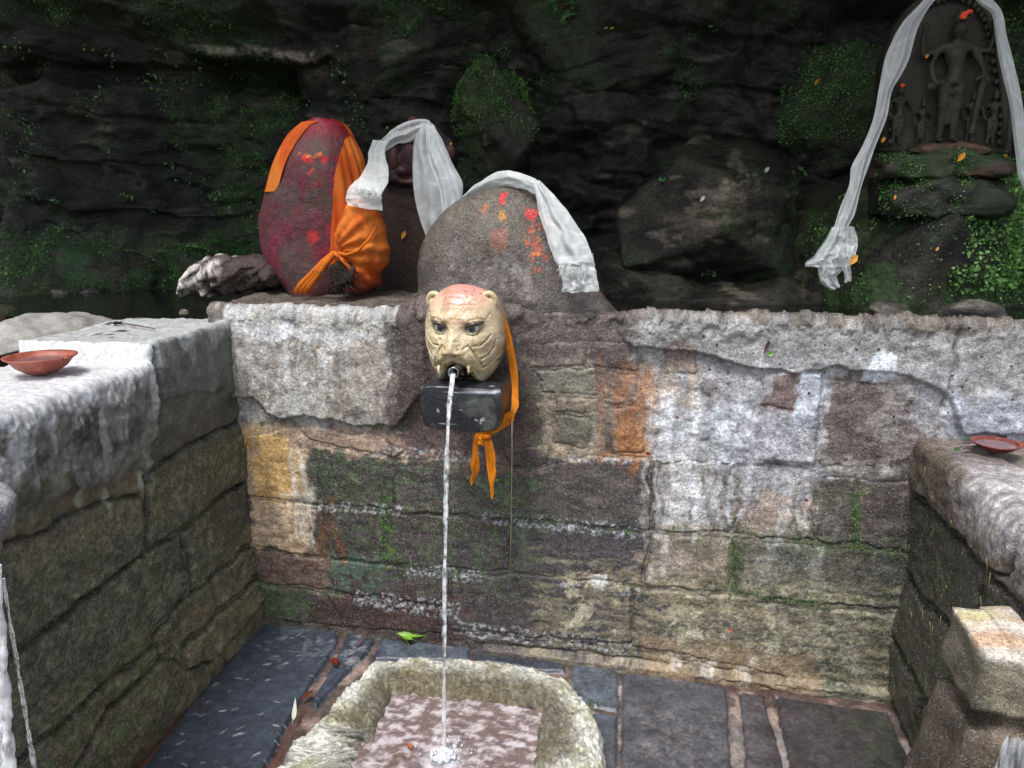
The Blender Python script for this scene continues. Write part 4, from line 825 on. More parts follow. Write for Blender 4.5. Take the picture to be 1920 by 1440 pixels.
for i in range(ns):
    t = i / (ns - 1) * (len(wr) - 1); k = min(int(t), len(wr) - 2); f = t - k; p = wr[k][0] * (1 - f) + wr[k + 1][0] * f; s_ = wr[k][1] * (1 - f) + wr[k + 1][1] * f
    for j in range(na_):
        a = 2 * math.pi * j / na_; V.append((p[0], p[1] + .09 * math.copysign(abs(math.cos(a)) ** .7, math.cos(a)) * min(1, s_ / .04), p[2] + s_ * math.copysign(abs(math.sin(a)) ** .75, math.sin(a))))
V = np.array(V); dd = .022 * fbm(V[:, 0] * 12, V[:, 1] * 14, V[:, 2] * 26 - V[:, 0] * 10, 5, .6); V[:, 2] += dd; V[:, 1] += dd
c_, w_ = wcol(V[:, 0], V[:, 1], V[:, 2]); tag(obj('stone_lump', V, grid_faces(ns, na_), M['cliff'], None, c_, w_), 'weathered brown lump with white grain lying left of the red stone', 'rock')
# =================================================================== CARVED FIGURES (relief slabs)
def ellip(mb, c, r, n=10, m=7, rot=None):
    V = []; F = []
    for i in range(m + 1):
        ph = math.pi * i / m
        for j in range(n): th_ = 2 * math.pi * j / n; v = Vector((r[0] * math.sin(ph) * math.cos(th_), r[1] * math.sin(ph) * math.sin(th_), r[2] * math.cos(ph))); V.append((rot @ v if rot else v) + Vector(c))
    for i in range(m):
        for j in range(n): F.append((i * n + j, (i + 1) * n + j, (i + 1) * n + (j + 1) % n, i * n + (j + 1) % n))
    mb.add(V, F)
def remesh(o, vox, sm=2):
    m = o.modifiers.new("weld", 'REMESH'); m.mode = 'VOXEL'; m.voxel_size = vox; m.use_smooth_shade = True
    s = o.modifiers.new("soft", 'SMOOTH'); s.factor = .5; s.iterations = sm
def carve_figure(name, parent, P, s, mat, wide=1.0, arms4=True):
    """standing figure in high relief. P(u,v,d): slab point; unit = figure height"""
    mb = MB()
    def q(u, v, d): return Vector(P(u * s, v * s, d * s))
    def limb(pts, rad): mb.tube([q(*p) for p in pts], [r_ * s for r_ in rad], 10)
    def el(u, v, d, r_): ellip(mb, q(u, v, d), [k * s for k in r_], 12, 9)
    el(0, .90, .07, (.058, .055, .075)); el(0, .985, .05, (.045, .04, .055)); el(0, 1.04, .04, (.028, .028, .03))       # head, tall crown
    el(-.058, .89, .05, (.012, .015, .03)); el(.058, .89, .05, (.012, .015, .03)); el(0, .885, .125, (.010, .014, .022))
    limb([(0, .84, .05), (0, .78, .05)], [.032, .038]); limb([(-.02, .74, .05), (0, .70, .055), (.012, .60, .05), (.012, .54, .055), (0, .47, .055)], [.07, .085, .058, .062, .08])
    limb([(-.12, .755, .045), (0, .77, .045), (.12, .755, .045)], [.040, .048, .040])
    limb([(-.13, .75, .045), (-.185, .62, .05), (-.16, .50, .09), (-.11, .46, .10)], [.038, .030, .024, .022]); limb([(.13, .75, .045), (.20, .64, .05), (.235, .53, .08), (.16, .49, .10)], [.038, .030, .024, .022])
    if arms4:
        limb([(-.12, .76, .03), (-.25, .70, .03), (-.27, .84, .05), (-.26, .90, .06)], [.032, .026, .022, .026]); limb([(.12, .76, .03), (.26, .72, .03), (.28, .86, .05), (.27, .92, .06)], [.032, .026, .022, .026])
        el(-.26, .93, .06, (.03, .03, .035)); el(.275, .95, .06, (.035, .03, .035)); el(-.16, .45, .07, (.05, .03, .04)); el(.24, .50, .06, (.05, .03, .05)); limb([(.24, .48, .05), (.22, .30, .05), (.20, .06, .05)], [.035, .028, .03])
    for sx in (-1, 1): limb([(sx * .045, .46, .055), (sx * .055, .28, .07), (sx * .05, .24, .065), (sx * .05, .08, .05), (sx * .055, .03, .05)], [.062, .044, .036, .028, .026]); el(sx * .06, .015, .085, (.028, .055, .02))
    limb([(-.085, .42, .06), (0, .39, .115), (.085, .42, .06)], [.018, .022, .018]); limb([(0, .39, .1), (0, .14, .07)], [.020, .014]); limb([(-.10, .50, .05), (0, .47, .12), (.10, .50, .05)], [.014, .016, .014]); limb([(-.05, .76, .09), (0, .70, .12), (.05, .76, .09)], [.010, .012, .010])
    o = mb.build(name, mat, parent); remesh(o, max(.0035, s * .011), 1); return o
def idolcol(x, y, z, base=(86, 80, 66)):
    n = fbm(x * 9, y * 9, z * 9, 4)[:, None]; return lin(base) * np.exp(.35 * n), np.full(len(x), .45)
def mat_idolflat(name, rgb, rgb2):
    return mat_simple(name, rgb, .6, bump=.7, bscale=140, var=.4, vscale=12, col2=rgb2, spec=.35)
M['carve'] = mat_idolflat("carved_stone", (58, 57, 46), (34, 37, 29)); M['carve_r'] = mat_idolflat("maroon_idol", (84, 50, 50), (46, 34, 34)); M['verm'] = mat_simple("vermilion", (226, 78, 36), .7, var=.4, vscale=60); M['turm'] = mat_simple("turmeric", (225, 155, 35), .7, var=.3, vscale=60)
SY = 1.02
st_ = empty('deity_stele', tuple(W(1775, 330, Y=SY)), label='carved stone slab of a standing four-armed deity under a white scarf, upper right', cat='statue')
def P_st(u, v, d): c = W(1782, 264, Y=SY - .13); return (c[0] + u, SY - .045 - d, c[2] + v)
mpp = (W(1791, 268, Y=SY)[0] - W(1790, 268, Y=SY)[0])
hgt = W(1790, 20, Y=SY)[2] - W(1790, 268, Y=SY)[2]
# backing slab, pointed arch with rim
def slab(name, outline, y0, y1, mat, parent, cf, bev=.012, amp=.003):
    bm = bmesh.new(); vs = [bm.verts.new((x, y0, z)) for x, z in outline]; f = bm.faces.new(vs)
    r_ = bmesh.ops.extrude_face_region(bm, geom=[f]); vv = [e for e in r_['geom'] if isinstance(e, bmesh.types.BMVert)]; bmesh.ops.translate(bm, verts=vv, vec=(0, y1 - y0, 0))
    bmesh.ops.recalc_face_normals(bm, faces=bm.faces); bmesh.ops.bevel(bm, geom=[e for e in bm.edges], offset=bev, segments=3, affect='EDGES', profile=.6)
    bmesh.ops.triangulate(bm, faces=[f for f in bm.faces if len(f.verts) > 4]); bmesh.ops.subdivide_edges(bm, edges=[e for e in bm.edges if e.calc_length() > .04], cuts=3, use_grid_fill=True)
    V = np.array([v.co[:] for v in bm.verts]); F = [[v.index for v in f.verts] for f in bm.faces]; bm.free(); V += (amp * fbm(V[:, 0] * 22, V[:, 1] * 22, V[:, 2] * 22, 3))[:, None]
    c, w_ = cf(V[:, 0], V[:, 1], V[:, 2]); return obj(name, V, F, mat, parent, c, w_, smooth=False)
def to_xz(l, Y): return [(W(px, py, Y=Y)[0], W(px, py, Y=Y)[2]) for px, py in l]
arch = [(1650, 285), (1646, 200), (1650, 120), (1668, 60), (1700, 15), (1745, -18), (1790, -30), (1835, -15), (1862, 20), (1878, 70), (1888, 140), (1894, 220), (1890, 290)]
slab('back_slab', to_xz(arch, SY), SY - .035, SY + .07, M['idol'], st_, lambda x, y, z: idolcol(x, y, z, (48, 46, 38)))
mb = MB(); rim = [W(px, py, Y=SY - .045) for px, py in [(1660, 275), (1658, 200), (1662, 125), (1678, 68), (1706, 25), (1748, -6), (1790, -18), (1830, -4), (1852, 26), (1868, 74), (1878, 142), (1884, 220), (1880, 275)]]
mb.tube(rim, .014, 8); o = mb.build('rim', M['carve'], st_)
mb = MB()
for i in range(40):      # flame scrolls inside the rim
    t = i / 39 * (len(rim) - 1); k = min(int(t), len(rim) - 2); p = rim[k] * (1 - t + k) + rim[k + 1] * (t - k); c = W(1775, 150, Y=SY - .04); d = (c - p); d /= np.linalg.norm(d); ellip(mb, p + d * .022, (.010, .012, .012), 8, 6)
mb.build('flame_border', M['carve'], st_)
carve_figure('main_figure', st_, P_st, hgt * .93, M['carve'])
def P_at(px, py): 
    c = W(px - 5, py - 2, Y=SY - .11); return lambda u, v, d: (c[0] + u, SY - .04 - d, c[2] + v)
h2 = W(1690, 158, Y=SY)[2] - W(1690, 272, Y=SY)[2]
carve_figure('attendant', st_, P_at(1692, 272), h2 * .97, M['carve'], arms4=False); carve_figure('attendant', st_, P_at(1872, 272), h2 * .85, M['carve'], arms4=False)
carve_figure('small_figure', st_, P_at(1738, 272), h2 * .72, M['carve'], arms4=False); carve_figure('small_figure', st_, P_at(1832, 268), h2 * .80, M['carve'], arms4=False)
BX = [(1, 0, 0, .96), (-1, 0, 0, .96), (0, 1, 0, .9), (0, -1, 0, .92), (0, 0, 1, .86), (0, 0, -1, .86), (.7, -.3, .6, .98), (-.6, -.5, .6, .96), (.3, -.8, .5, .98)]
def ped(name, l, t_, r_, b_, depth, colr, seed):
    a = W(l, (t_ + b_) / 2, Y=SY - .06); q = W(r_, (t_ + b_) / 2, Y=SY - .06); u_ = W((l + r_) / 2, t_, Y=SY - .06)[2]; d_ = W((l + r_) / 2, b_, Y=SY - .06)[2]
    rock(name, ((a[0] + q[0]) / 2, SY + .02, (u_ + d_) / 2), ((q[0] - a[0]) / 2 * 1.06, depth, (u_ - d_) / 2 * 1.32), 9, seed, M['idol'], rockcol(colr, (44, 44, 38), (46, 62, 38), .42, seed), st_, sub=5, amp=.016, fr=14, k=26, flat=BX, strata=.006)
ped('plinth', 1650, 284, 1893, 330, .17, (86, 70, 60), 2); ped('plinth_top', 1704, 268, 1856, 290, .13, (96, 74, 62), 3); ped('base_block', 1658, 330, 1890, 400, .19, (38, 44, 34), 4)
mb = MB()
for px, py, dy in ((1808, 26, -.11), (1818, 22, -.11), (1806, 32, -.11)): ellip(mb, W(px, py, Y=SY + dy), (.014, .006, .009), 8, 5)
remesh(mb.build('vermilion_mark', M['verm'], st_), .003, 1)
mb = MB(); ellip(mb, W(1692, 160, Y=SY - .10), (.010, .006, .008), 8, 5); mb.build('vermilion_mark', M['verm'], st_)

# small seated idol behind
IY = .78
idl = empty('seated_idol', tuple(W(775, 545, Y=IY)), label='small dark maroon seated idol on a post between the red stone and the dome', cat='statue')
def P_id(px, py, Y=IY): return W(px, py, Y=Y)
slab('back_slab', to_xz([(716, 345), (712, 300), (722, 262), (746, 236), (786, 225), (818, 236), (846, 262), (851, 305), (846, 345)], IY), IY, IY + .08, M['idol'], idl, lambda x, y, z: idolcol(x, y, z, (32, 28, 27)), .02, .008)
mb = MB(); e = lambda px, py, r_, dy=-.03: ellip(mb, W(px, py, Y=IY + dy), r_, 12, 9)
e(776, 256, (.036, .035, .045)); e(776, 232, (.028, .028, .03)); e(776, 300, (.062, .04, .07)); e(742, 335, (.07, .05, .03)); e(808, 335, (.07, .05, .03)); e(776, 342, (.09, .055, .02)); e(740, 300, (.024, .026, .05)); e(812, 300, (.024, .026, .05)); e(755, 320, (.03, .035, .024), -.06); e(796, 320, (.03, .035, .024), -.06); e(776, 262, (.008, .01, .012), -.065); e(742, 256, (.02, .02, .03), -.01); e(812, 256, (.02, .02, .03), -.01); e(845, 285, (.022, .02, .03), -.01); e(712, 285, (.02, .02, .03), -.01)
o = mb.build('seated_figure', M['carve_r'], idl); remesh(o, .004, 1)
slab('post', to_xz([(722, 350), (846, 350), (850, 400), (844, 580), (722, 580), (718, 400)], IY), IY - .04, IY + .16, M['idol'], idl, lambda x, y, z: idolcol(x, y, z, (58, 46, 40)), .014)
mb = MB(); ellip(mb, W(775, 247, Y=IY - .075), (.009, .005, .012), 8, 5); mb.build('gilt_mark', M['turm'], idl)

# =================================================================== KHATA SCARVES
def cr(P, n):
    P = np.array(P, float); out = []
    for q in np.linspace(0, len(P) - 1, n):
        i = min(int(q), len(P) - 2); f = q - i; p0, p1, p2, p3 = P[max(i - 1, 0)], P[i], P[i + 1], P[min(i + 2, len(P) - 1)]
        out.append(.5 * (2 * p1 + (p2 - p0) * f + (2 * p0 - 5 * p1 + 4 * p2 - p3) * f * f + (3 * p1 - p0 - 3 * p2 + p3) * f ** 3))
    return np.array(out)
def ribbon(name, rails, parent=None, nu=80, nv=26, folds=3.0, amp=.008, seed=0, bulge=.012, mat=None):
    """rails: (left px, left py, right px, right py, Y) down the strip; both edges are laid at their own depth Y"""
    L_ = cr([W(r_[0], r_[1], Y=r_[4]) for r_ in rails], nu); R_ = cr([W(r_[2], r_[3], Y=r_[4] + (r_[5] if len(r_) > 5 else 0)) for r_ in rails], nu)
    v = np.linspace(0, 1, nv); u = np.linspace(0, 1, nu); U, Vv = np.meshgrid(u, v, indexing='ij')
    P = L_[:, None] * (1 - Vv[..., None]) + R_[:, None] * Vv[..., None]; wd = np.linalg.norm(R_ - L_, axis=1)[:, None]
    ph = folds * Vv * 2 * math.pi + 1.3 * fbm(U * 3, Vv * 1.5, seed + .3, 3) + seed
    d = (amp * np.sin(ph) + amp * .9 * fbm(U * 4, Vv * 3, seed + 3.3, 2)) * np.sin(math.pi * Vv) ** .35 * np.clip(wd / .06, .3, 1.2) + bulge * np.sin(math.pi * Vv)
    P[..., 1] -= d; P[..., 0] += .004 * fbm(U * 5, Vv * 2, seed + 5.3, 2); P[..., 2] += .003 * fbm(U * 6, Vv * 2, seed + 8.3, 2)
    uv = np.stack([Vv.ravel() * .5 + seed * .37, U.ravel() * 2], 1)
    return obj(name, P.reshape(-1, 3), grid_faces(nu, nv), mat or M['khata'], parent, uv=uv)
def fringe(parent, a, b_, Y, n=40, ln=.03, seed=0):
    r_ = random.Random(seed); mb = MB(); A_ = W(a[0], a[1], Y=Y); B_ = W(b_[0], b_[1], Y=Y)
    for i in range(n):
        t = (i + r_.random()) / n; p = Vector(A_ * (1 - t) + B_ * t) + Vector((0, -.006, 0)); l = ln * r_.uniform(.5, 1.2); dx = r_.gauss(0, .008)
        mb.tube([p, p + Vector((dx * .4, -.004, -l * .5)), p + Vector((dx, -.003 + r_.gauss(0, .003), -l))], .0011, 3, False)
    o = mb.build('fringe', M['fringe'], parent); o['kind'] = 'stuff'; return o
# over the small idol
k1 = empty('khata_scarf', tuple(W(776, 240, Y=.7)), label='thin white silk scarf looped over the small maroon idol', cat='scarf', group='white ceremonial scarves')
ribbon('cloth_strip', [(716, 262, 700, 300, .66), (735, 243, 742, 272, .66), (768, 226, 768, 266, .655), (800, 224, 785, 250, .655), (815, 240, 790, 252, .655)], k1, 60, 22, 2, .006, 1)
ribbon('cloth_strip', [(700, 262, 730, 266, .645), (692, 285, 721, 285, .56), (690, 305, 727, 310, .44), (676, 330, 728, 335, .30), (672, 345, 722, 352, .22), (672, 352, 715, 364, .20)], k1, 50, 22, 2, .006, 2)
ribbon('cloth_strip', [(676, 330, 704, 345, .30), (658, 348, 708, 358, .235), (648, 368, 714, 372, .225), (652, 384, 718, 396, .225)], k1, 40, 20, 2, .006, 3)
ribbon('cloth_strip', [(788, 228, 812, 232, .65), (776, 268, 830, 262, .64), (773, 310, 845, 300, .63), (776, 360, 866, 340, .62), (786, 405, 866, 380, .62), (798, 442, 860, 412, .62), (802, 470, 850, 440, .62)], k1, 80, 30, 2, .010, 4)
ribbon('cloth_strip', [(797, 232, 815, 236, .63), (800, 270, 826, 262, .62), (808, 310, 842, 300, .61), (822, 350, 858, 340, .60), (830, 400, 866, 370, .60), (834, 430, 862, 400, .60)], k1, 70, 22, 1.5, .008, 5)
fringe(k1, (672, 350), (716, 362), .195, 46, .026, 3)
# over the dome
k2 = empty('khata_scarf', tuple(W(1000, 340, Y=.1)), label='white fringed scarf draped over the right shoulder of the domed stone', cat='scarf', group='white ceremonial scarves')
ribbon('cloth_strip', [(866, 370, 880, 372, .20), (890, 346, 905, 362, .17), (920, 328, 925, 352, .14), (948, 320, 950, 350, .12), (978, 325, 970, 352, .11), (1004, 334, 990, 358, .09), (1010, 342, 1006, 366, .07)], k2, 70, 22, 1.2, .004, 6)
ribbon('cloth_strip', [(1002, 345, 1010, 338, .04), (1006, 372, 1040, 366, .015), (1010, 400, 1062, 394, .0), (1020, 430, 1088, 430, -.02), (1032, 465, 1102, 455, -.035), (1042, 492, 1112, 480, -.045), (1050, 500, 1114, 492, -.045)], k2, 80, 30, 2, .007, 7)
ribbon('cloth_strip', [(1045, 485, 1112, 475, -.03), (1052, 510, 1116, 500, -.035), (1054, 530, 1120, 522, -.04), (1055, 548, 1122, 546, -.045)], k2, 40, 30, 3, .007, 8)
fringe(k2, (1048, 496), (1098, 502), -.055, 48, .028, 5)
# over the stele
k3 = empty('khata_scarf', tuple(W(1740, 2, Y=.9)), label='long twisted white scarf hanging from the carved deity slab', cat='scarf', group='white ceremonial scarves')
ribbon('cloth_strip', [(1748, -20, 1770, -12, .86), (1722, 10, 1746, 10, .84), (1690, 45, 1722, 50, .84), (1668, 90, 1706, 105, .84), (1655, 130, 1690, 140, .84), (1645, 180, 1672, 172, .84), (1634, 230, 1662, 220, .83), (1618, 270, 1640, 275, .82), (1597, 310, 1625, 322, .81), (1592, 345, 1616, 350, .80), (1575, 390, 1604, 398, .79), (1566, 420, 1592, 422, .78), (1556, 445, 1590, 440, .78)], k3, 170, 26, 1.5, .010, 9)
ribbon('cloth_strip', [(1560, 425, 1600, 425, .775), (1545, 455, 1608, 450, .77), (1525, 480, 1606, 470, .76), (1512, 492, 1598, 485, .76), (1510, 500, 1590, 500, .76)], k3, 50, 30, 3, .014, 10)
ribbon('cloth_strip', [(1568, 460, 1606, 455, .75), (1570, 480, 1606, 478, .74), (1580, 500, 1596, 498, .74), (1584, 530, 1596, 526, .745)], k3, 40, 20, 2, .012, 11)
ribbon('cloth_strip', [(1534, 485, 1580, 485, .765), (1534, 505, 1580, 505, .76), (1538, 528, 1570, 518, .76), (1562, 545, 1576, 535, .765)], k3, 40, 20, 2, .008, 12)
ribbon('cloth_strip', [(1806, -22, 1840, -30, .90), (1838, 8, 1862, -2, .885), (1860, 30, 1880, 22, .88), (1866, 70, 1888, 66, .87), (1874, 120, 1902, 118, .86), (1886, 170, 1912, 168, .85), (1896, 220, 1920, 216, .85), (1902, 280, 1932, 280, .84), (1908, 325, 1940, 330, .84), (1925, 370, 1950, 372, .84)], k3, 110, 24, 1.2, .008, 13)
fringe(k3, (1578, 472), (1598, 480), .735, 20, .022, 7)

# =================================================================== SPOUT: support block, head, pipe, ribbon
HX, HZ = W(851, 634, Y=-.30)[0], W(851, 634, Y=-.30)[2]
blk = empty('spout_support', (HX, 0, 0.9), label='wet black painted stone block under the animal head', cat='block')
bw = [W(790, 722, Y=-.27), W(935, 735, Y=-.27), W(940, 800, Y=-.27)]
x0, x1 = W(788, 750, Y=-.27)[0], W(938, 750, Y=-.27)[0]; zt0, zb0 = W(860, 722, Y=-.27)[2], W(860, 806, Y=-.27)[2]
ns, nr = 64, 50; V = []; nfr = 24
for i in range(-nfr, nr):
    t = max(0, i) / (nr - 1); Y = -.285 + .34 * t - .006 * (1 - (1 + i / nfr if i < 0 else 1)) ; e = (.93 + .07 * sst(0, .05, np.float64(t))) * (1 if i >= 0 else (1 + i / nfr * .98))
    for j in range(ns):
        a = 2 * math.pi * j / ns; c, s_ = math.cos(a), math.sin(a); u = math.copysign(abs(c) ** .24, c); v = math.copysign(abs(s_) ** (.22 if s_ > 0 else .5), s_)
        V.append(((x0 + x1) / 2 + u * (x1 - x0) / 2 * e + .02 * t, Y, (zt0 + zb0) / 2 + v * (zt0 - zb0) / 2 * e - .01 * t * (v < 0)))
V = np.array(V); n_ = .004 * fbm(V[:, 0] * 16, V[:, 1] * 16, V[:, 2] * 16, 4); V[:, 0] += n_; V[:, 2] += n_; V[:, 1] -= n_ * .6
nr += nfr; cpt = V[:ns].mean(0); V = np.vstack([V, cpt]); F = [list(f) for f in grid_faces(nr, ns)] + [(i * ns + ns - 1, (i + 1) * ns + ns - 1, (i + 1) * ns, i * ns) for i in range(nr - 1)] + [(len(V) - 1, j, (j + 1) % ns) for j in range(ns)]
F = [tuple(reversed(f)) for f in F]
def bcol(x, y, z):
    n = len(x); c = np.ones((n, 3)) * lin((40, 42, 47)); k = sst(.05, .5, fbm(x * 12, y * 12, z * 12, 4))[:, None]; c = c * (1 - k) + lin((74, 78, 74)) * k
    ch = (sst(.55, .7, fbm(x * 30, y * 10, z * 60, 4)) * .8)[:, None]; c = c * (1 - ch) + lin((190, 194, 198)) * ch
    k2_ = sst(-.2, -.12, y)[:, None] * .7; c = c * (1 - k2_) + lin((84, 80, 66)) * k2_
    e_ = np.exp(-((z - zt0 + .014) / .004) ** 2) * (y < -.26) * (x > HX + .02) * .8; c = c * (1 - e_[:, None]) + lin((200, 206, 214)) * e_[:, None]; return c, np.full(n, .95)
cc_, ww_ = bcol(V[:, 0], V[:, 1], V[:, 2]); blko = obj('block_body', V, F, mat_stone("black_wet_block", .4, .5, .12, .4, 60, 260), blk, cc_, ww_)

head = empty('animal_head_spout', (HX, 0, HZ), label='cream painted stone animal head with pink crown and water pipe in its mouth', cat='water spout')
def Cx(cx_): return (cx_ - 530) * .2115e-3
def Cv(cy_): return (700 - cy_) * .2115e-3
# outline radius by angle, from the head's own frame
out_px = [(1120, 700), (1110, 560), (1060, 400), (1000, 270), (900, 170), (760, 95), (600, 68), (430, 80), (300, 140), (200, 230), (140, 330), (95, 460), (72, 620), (78, 780), (110, 940), (160, 1090), (215, 1230), (290, 1300), (420, 1325), (560, 1335), (720, 1330), (850, 1300), (960, 1210), (1040, 1060), (1100, 880)]
cc = np.array([((x - 602) * .2115e-3, Cv(y)) for x, y in out_px]); oa = np.arctan2(cc[:, 1], cc[:, 0]) % (2 * math.pi); orr = np.hypot(cc[:, 0], cc[:, 1]); so = np.argsort(oa); oa, orr = oa[so], orr[so]
oa = np.concatenate([oa - 2 * math.pi, oa, oa + 2 * math.pi]); orr = np.tile(orr, 3)
def G(u, v, cu, cv, su, sv=None, rot=0):
    sv = sv or su; c, s_ = math.cos(rot), math.sin(rot); a = (u - cu) * c + (v - cv) * s_; b_ = -(u - cu) * s_ + (v - cv) * c; return np.exp(-(a / su) ** 2 - (b_ / sv) ** 2)
def seg(u, v, pts, w_):
    d = np.full(u.shape, 9.0)
    for (a0, b0), (a1, b1) in zip(pts[:-1], pts[1:]):
        ex, ey = a1 - a0, b1 - b0; t = np.clip(((u - a0) * ex + (v - b0) * ey) / (ex * ex + ey * ey + 1e-12), 0, 1); d = np.minimum(d, np.hypot(u - a0 - t * ex, v - b0 - t * ey))
    return np.exp(-(d / w_) ** 2)
def mm(*p): return [(Cx(a), Cv(b_)) for a, b_ in p]
nth, nr1, nr2 = 300, 170, 40
TH = np.linspace(0, 2 * math.pi, nth, endpoint=False); R_ = np.interp(TH, oa, orr)
# smooth periodic
for _ in range(6): R_ = (np.roll(R_, 1) + R_ + np.roll(R_, -1)) / 3
V = []; S_ = np.concatenate([np.linspace(0, 1, nr1) ** .9, 1 + np.linspace(.02, 1, nr2)])
Tt, Ss = np.meshgrid(TH, S_, indexing='ij'); Rr = np.broadcast_to(R_[:, None], Tt.shape)
fs = np.clip(Ss, 0, 1); back_ = np.clip(Ss - 1, 0, 1)
rad = np.sin(fs * math.pi / 2) * (1 - .16 * back_)
u = Rr * rad * np.cos(Tt); v = Rr * rad * np.sin(Tt)
fw = .105 * np.cos(fs * math.pi / 2) ** .95 - .19 * back_            # forward of rim
fr_ = (Ss <= 1.0) * 1.0
ms = np.exp(-((Ss - 0) / 5)) * fr_
# features in (u, v); right-hand side mirrored as in the photo
dsp = 0 * u
cu0 = Cx(500)
def both(f): return f(1) + f(-1)
dsp += .027 * G(u, v, Cx(500), Cv(850), .020, .021) + .018 * G(u, v, Cx(505), Cv(740), .014, .034) + .016 * both(lambda s: G(u, v, Cx(500) + s * .020, Cv(872), .011, .010))
dsp -= .006 * both(lambda s: G(u, v, Cx(487) + s * .012, Cv(905), .006, .004))
dsp += .018 * both(lambda s: G(u, v, Cx(505) + s * .040, Cv(955), .021, .017))         # whisker pads
dsp += .010 * both(lambda s: G(u, v, Cx(530) + s * .044, Cv(490), .030, .013, -s * .35))       # brows
dsp += .008 * G(u, v, Cx(540), Cv(360), .050, .045)
dsp -= .015 * both(lambda s: G(u, v, Cx(530) + s * .0465, Cv(592), .024, .017, s * .25))        # sockets
dsp -= .006 * G(u, v, Cx(520), Cv(640), .010, .020)
dsp += .007 * both(lambda s: G(u, v, Cx(530) + s * .058, Cv(720), .030, .020))
gm = 0 * u
def fold(pts, w_, h_, mir=True):
    global dsp, gm
    for s in ((1, -1) if mir else (1,)):
        p = [(Cx(530) + s * (a - Cx(530)), b_) for a, b_ in mm(*pts)]; q_ = [(a + s * .0028, b_ - .0028) for a, b_ in p]
        gm = np.maximum(gm, (1 if mir else .35) * seg(u, v, p, w_ * .75) * (fbm(u * 60, v * 60, 9., 3) > -.5)); dsp += -h_ * 1.2 * seg(u, v, p, w_ * .9) + h_ * 1.0 * seg(u, v, q_, w_ * 2.8)
fold([(760, 800), (840, 800), (900, 750), (950, 680)], .0032, .0035); fold([(850, 960), (920, 920), (980, 830), (1000, 740)], .0032, .004); fold([(840, 1080), (900, 1050), (980, 960), (1050, 840)], .0036, .004); fold([(870, 1260), (930, 1180), (1020, 1060), (1080, 900)], .004, .004)
fold([(640, 830), (700, 800), (760, 880), (830, 1010), (840, 1060)], .004, .004); fold([(600, 900), (560, 890), (540, 920), (500, 935)], .003, .003); fold([(720, 480), (800, 460), (890, 480), (930, 400)], .004, .003)
for pts in ([(330, 310), (430, 285), (560, 300), (700, 285), (760, 300)], [(360, 220), (450, 190), (570, 200), (700, 205), (760, 240)], [(300, 170), (400, 130), (560, 125), (700, 150)], [(540, 660), (520, 640), (470, 665)], [(450, 745), (520, 735), (580, 745)]): fold(pts, .003, .0022, False)
# whorled whisker grooves
for s in (1, -1):
    cu = Cx(500) + s * .040; rr = np.hypot(u - cu - s * .002, (v - Cv(965)) * 1.15); dsp += .0016 * np.sin(rr * 2 * math.pi / .0036) * sst(.024, .014, rr)
    dsp += 0
# open mouth
mouth_poly = [(Cx(505) + (a - Cx(505)) * 1.28, b_) for a, b_ in mm((400, 1075), (440, 1030), (500, 1010), (560, 1025), (610, 1060), (650, 1130), (680, 1230), (730, 1320), (500, 1350), (270, 1310), (330, 1230), (370, 1150))]
msd = poly_sd(u.ravel(), v.ravel(), mouth_poly).reshape(u.shape); dsp -= .045 * sst(0, .014, msd); dsp += .006 * np.exp(-((msd + .006) / .006) ** 2) * (v > Cv(1300))
dsp += .004 * both(lambda s: G(u, v, Cx(505) + s * .042, Cv(1150), .008, .014))
dsp = dsp * fr_ * sst(1.0, .93, Ss) + .0012 * fbm(u * 90, v * 90, 2.0, 3)
X = HX + (u * 1.055 + (555 - 530) * .2115e-3 * (1 - np.clip((fw + dsp) / .105, -1, 1)))
Yy = -.185 - fw - dsp; Zz = HZ + np.where(v > 0, v * 1.05, v * 1.16) - .012 * back_
Vh = np.stack([X.ravel(), Yy.ravel(), Zz.ravel()], 1); Fh = grid_faces(nth, len(S_), True)
n = Vh.shape[0]; uf, vf = u.ravel(), v.ravel()
c = np.ones((n, 3)) * lin((204, 186, 152)); c = c * np.exp(.2 * fbm(uf * 30, vf * 30, 1., 4))[:, None]
pk = (sst(.062, .112, vf) * np.exp(-((uf - .0) / .070) ** 4))[:, None]; c = c * (1 - .75 * pk) + lin((208, 128, 130)) * .75 * pk
wm = (G(uf, vf, .01, .06, .06, .04))[:, None]; c = c * (1 - .45 * wm) + lin((208, 166, 140)) * .45 * wm
yl = (sst(-.02, -.10, vf))[:, None]; c = c * (1 - .45 * yl) + lin((184, 168, 116)) * .45 * yl
dirt = np.zeros(n)
for s in (1, -1):
    eu = Cx(530) + s * .0465; ey = np.exp(-(((uf - eu) / .026) ** 2 + ((vf - Cv(592) - s * 0) / .0165) ** 2) ** 2); lash = G(uf, vf, eu + s * .008, Cv(535), .030, .0075, s * .4) * (fbm(uf * 160, vf * 160, 3., 3) > -.45)
    c = c * (1 - ey[:, None] * .9) + lin((44, 44, 48)) * ey[:, None] * .9; c = c * (1 - np.clip(lash, 0, 1)[:, None] * .95) + lin((38, 36, 40)) * np.clip(lash, 0, 1)[:, None] * .95
    un = (G(uf, vf, eu, Cv(655), .016, .004) * .7)[:, None]; c = c * (1 - un) + lin((138, 130, 70)) * un
mk = sst(-.002, .006, msd.ravel())[:, None]; c = c * (1 - mk) + lin((64, 50, 52)) * mk
ring = (np.exp(-((msd.ravel() + .004) / .006) ** 2) * (fbm(uf * 80, vf * 80, 6., 3) > 0) * .7)[:, None]; c = c * (1 - ring) + lin((96, 96, 56)) * ring
crease = np.clip(-(dsp.ravel() - 0) / .004, 0, 1) * 0
